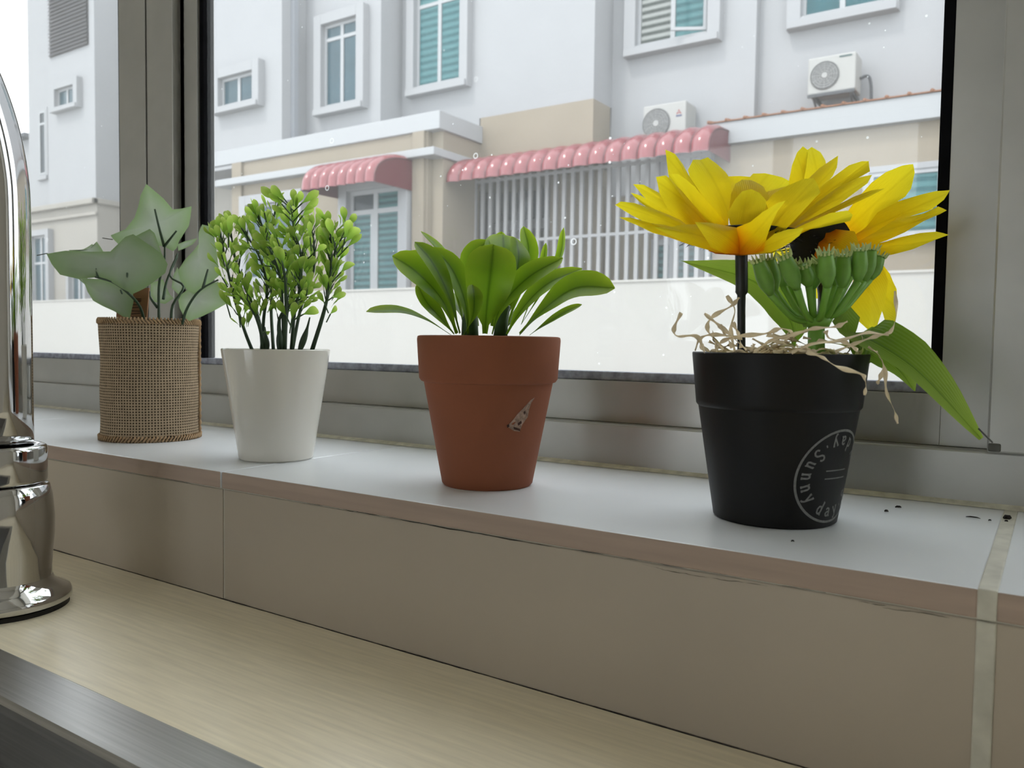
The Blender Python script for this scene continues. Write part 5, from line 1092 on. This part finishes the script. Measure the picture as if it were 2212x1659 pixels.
# front flower
fA = MB().lathe([(0, -.004), (.009, -.0035), (.020, -.001), (.029, .0035), (.030, .005), (.026, .006), (0, .004)], 40).build('flower_head', 'calyx_black', p4, smooth=True, loc=tuple(s1a+Vector((0, 0, .004))))
fA['label'] = 'front sunflower head facing up'
rnd = random.Random(2)
mb = MB()
for i in range(150):
    a = rnd.uniform(0, 6.28); r = rnd.uniform(.022, .029); p = Vector((r*math.cos(a), r*math.sin(a), .002)); q = p+Vector((.004*math.cos(a), .004*math.sin(a), rnd.uniform(-.003, .002)))
    mb.tube([p, q], [.00025, .0001], 3, cap=False)
tag(mb.build('calyx_fringe', 'calyx_black', fA), kind='stuff')
MB().lathe([(.0, .0075), (.005, .007), (.009, .0055), (.011, .003)], 28).build('seed_disc', 'disc_brown', fA, smooth=True)
for i, (pts, uvs) in enumerate(PETALS_A):
    o = outline_leaf(pts, fA, 'petal_yellow', (.003, .004, -.003)[i % 3], uvs, 'petal'); o.location = -fA.location
# rear flower, facing away to the right
fB = MB().tube([s2a-Vector((.006, .006, .014)), s2a, s2a+Vector((.006, .006, .012))], [.004, .013, .016], 20).build('flower_head', 'calyx_black', p4, smooth=True)
fB['label'] = 'rear sunflower head turned towards the window'
mb = MB()
for i in range(160):
    v = Vector((rnd.gauss(0, 1), rnd.gauss(0, 1), rnd.gauss(0, 1))).normalized(); p = s2a+v*.013; mb.tube([p, p+v*.007+Vector((0, 0, rnd.uniform(-.002, .002)))], [.0004, .0001], 3, cap=False)
tag(mb.build('calyx_fringe', 'calyx_black', fB), kind='stuff')
for i, (pts, uvs) in enumerate(PETALS_B): outline_leaf(pts, fB, 'petal_yellow', (.003, .004, -.003)[i % 3], uvs, 'petal')
MB().tube(spline([s1c-Vector((0, 0, .012)), s1c, s1b, s1b+Vector((0, 0, .008)), s1a], 20), [.0021]*10+[.0022]*2+[.0032]*9, 12).build('stem', 'stem_black', p4, smooth=True)
MB().tube(spline([s2c-Vector((0, 0, .01)), s2c, s2b, s2a], 16), .0022, 10).build('stem', 'stem_black', p4, smooth=True)
# bud cluster
cl = MB(); cl.tube([hubb-Vector((0, 0, .012)), hubb, hub], [.0042, .0042, .0040], 14)
cl.v += []; 
cl.tube([hub-Vector((0, 0, .001)), hub+Vector((0, 0, .003)), hub+Vector((0, 0, .006))], [.006, .0078, .005], 14)
for a, b in BUDS:
    a = Vector(a); mid = hub.lerp(a, .5)+Vector((0, 0, -.004)); cl.tube(spline([hub+Vector((0, 0, .002)), mid, a], 8), [.0019, .0018, .0017, .0017, .0016, .0016, .0016, .0017, .0019], 7)
clo = cl.build('bud_cluster', 'bud_stem', p4, smooth=True)
for a, b in BUDS:
    a, b = Vector(a), Vector(b); S = [a.lerp(b, t) for t in (0, .12, .3, .5, .7, .85, .95)]
    bo = MB().tube(S, [.0017, .0026, .0038, .0041, .0037, .0033, .0030], 12).build('bud', 'bud_green', clo, smooth=True)
    fr = MB(); ax = (b-a).normalized(); o_ = ax.orthogonal().normalized()
    for k in range(11):
        d_ = Matrix.Rotation(k*.571, 3, ax) @ o_; p = a.lerp(b, .93)+d_*.0030; fr.tube([p, p+ax*rnd.uniform(.002, .0035)+d_*rnd.uniform(.0004, .0018)], [.0008, .0002], 4)
    fr.build('bud_fringe', 'bud_tip', bo)
for i, (sp, wd_, nv) in enumerate(SUN_LEAVES):
    leaf('leaf', p4, 'broad_green', thick=.0004, spine=sp, width=wd_*1.45, normal=nv, prof='pointed', n=18, across=8, cup=.25, wave=.03, seed=80+i)
MB().tube(LEAF_WIRE, .0004, 5).build('leaf_wire', 'wire', p4)
def raffia(pts, wd_=.0014, seed=0):
    r_ = random.Random(seed); n = max(10, 6*len(pts)); S = spline(pts, n); V = []; F = []; tw = r_.uniform(0, 3)
    for i, p in enumerate(S):
        t = (S[min(i+1, n)]-S[max(i-1, 0)]).normalized(); o_ = Vector((.75, -.6, .25)); o_ = (o_-t*o_.dot(t)).normalized(); s_ = t.cross(o_)
        s_ = Matrix.Rotation(.9*math.sin(tw+i*.35), 3, t) @ s_; hw = wd_/2*(.75+.35*math.sin(i*.8+tw)); V += [tuple(p+s_*hw), tuple(p-s_*hw)]
    for i in range(n): F.append((2*i, 2*i+1, 2*i+3, 2*i+2))
    me = bpy.data.meshes.new('raffia_strand'); me.from_pydata(V, [], F); me.materials.append(MATS['raffia'])
    for p in me.polygons: p.use_smooth = True
    o = link(bpy.data.objects.new('raffia_strand', me), p4); md = o.modifiers.new('thickness', 'SOLIDIFY'); md.thickness = .00015
    return o
for i, pts in enumerate(RAFFIA): raffia(pts, .0021, i)
rnd = random.Random(9)
for i in range(95):
    r0 = rnd.uniform(.0, .040); a = rnd.uniform(0, 6.28); p = Vector((r0*math.cos(a), r0*math.sin(a), .083)); pts = [p]; hd = rnd.uniform(0, 6.28)
    for k in range(4):
        hd += rnd.uniform(-1.1, 1.1); p = p+Vector((.011*math.cos(hd), .011*math.sin(hd), rnd.uniform(-.003, .0055)))
        rr = math.hypot(p.x, p.y)
        if rr > .0405: p.x *= .0405/rr; p.y *= .0405/rr
        p.z = min(max(p.z, .0830), .104); pts.append(p.copy())
    raffia(pts, .0019, 100+i)
# crumbs and insect bits lying on the sill
for x, y, lx, ly, rz, lab in ((-.0720, .505, .003, .0015, .4, 'flat dark crumb close to the right side of the black pot'), (-.0755, .488, .0018, .0015, .2, 'round dark crumb on the sill in front of the flat one'), (-.0345, .5, .007, .0009, -.15, 'thin dark insect leg lying on the sill left of the grout bead'),
        (-.0190, .507, .0035, .0028, .5, 'largest dark crumb, resting on the grout bead by the window'), (-.0192, .4995, .0014, .0012, 0, 'tiny crumb on the grout bead just in front of the largest one'), (-.0265, .4965, .0012, .001, .3, 'tiny dark speck between the insect leg and the grout bead'), (-.099, .385, .0012, .001, .3, 'single dark speck on the sill in front of the black pot')):
    o = MB().tube([(-lx/2, 0, 0), (-lx*.2, ly*.4, .0003), (lx*.25, -ly*.2, .0004), (lx/2, ly*.1, 0)], [min(lx, ly)*.25, min(lx, ly)*.42, min(lx, ly)*.42, min(lx, ly)*.2], 6).build('crumb', 'grime', None)
    o.location = (x, y, min(lx, ly)*.36); o.rotation_euler = (0, 0, rz)
    tag(o, lab, 'crumb', 'crumbs on the sill')
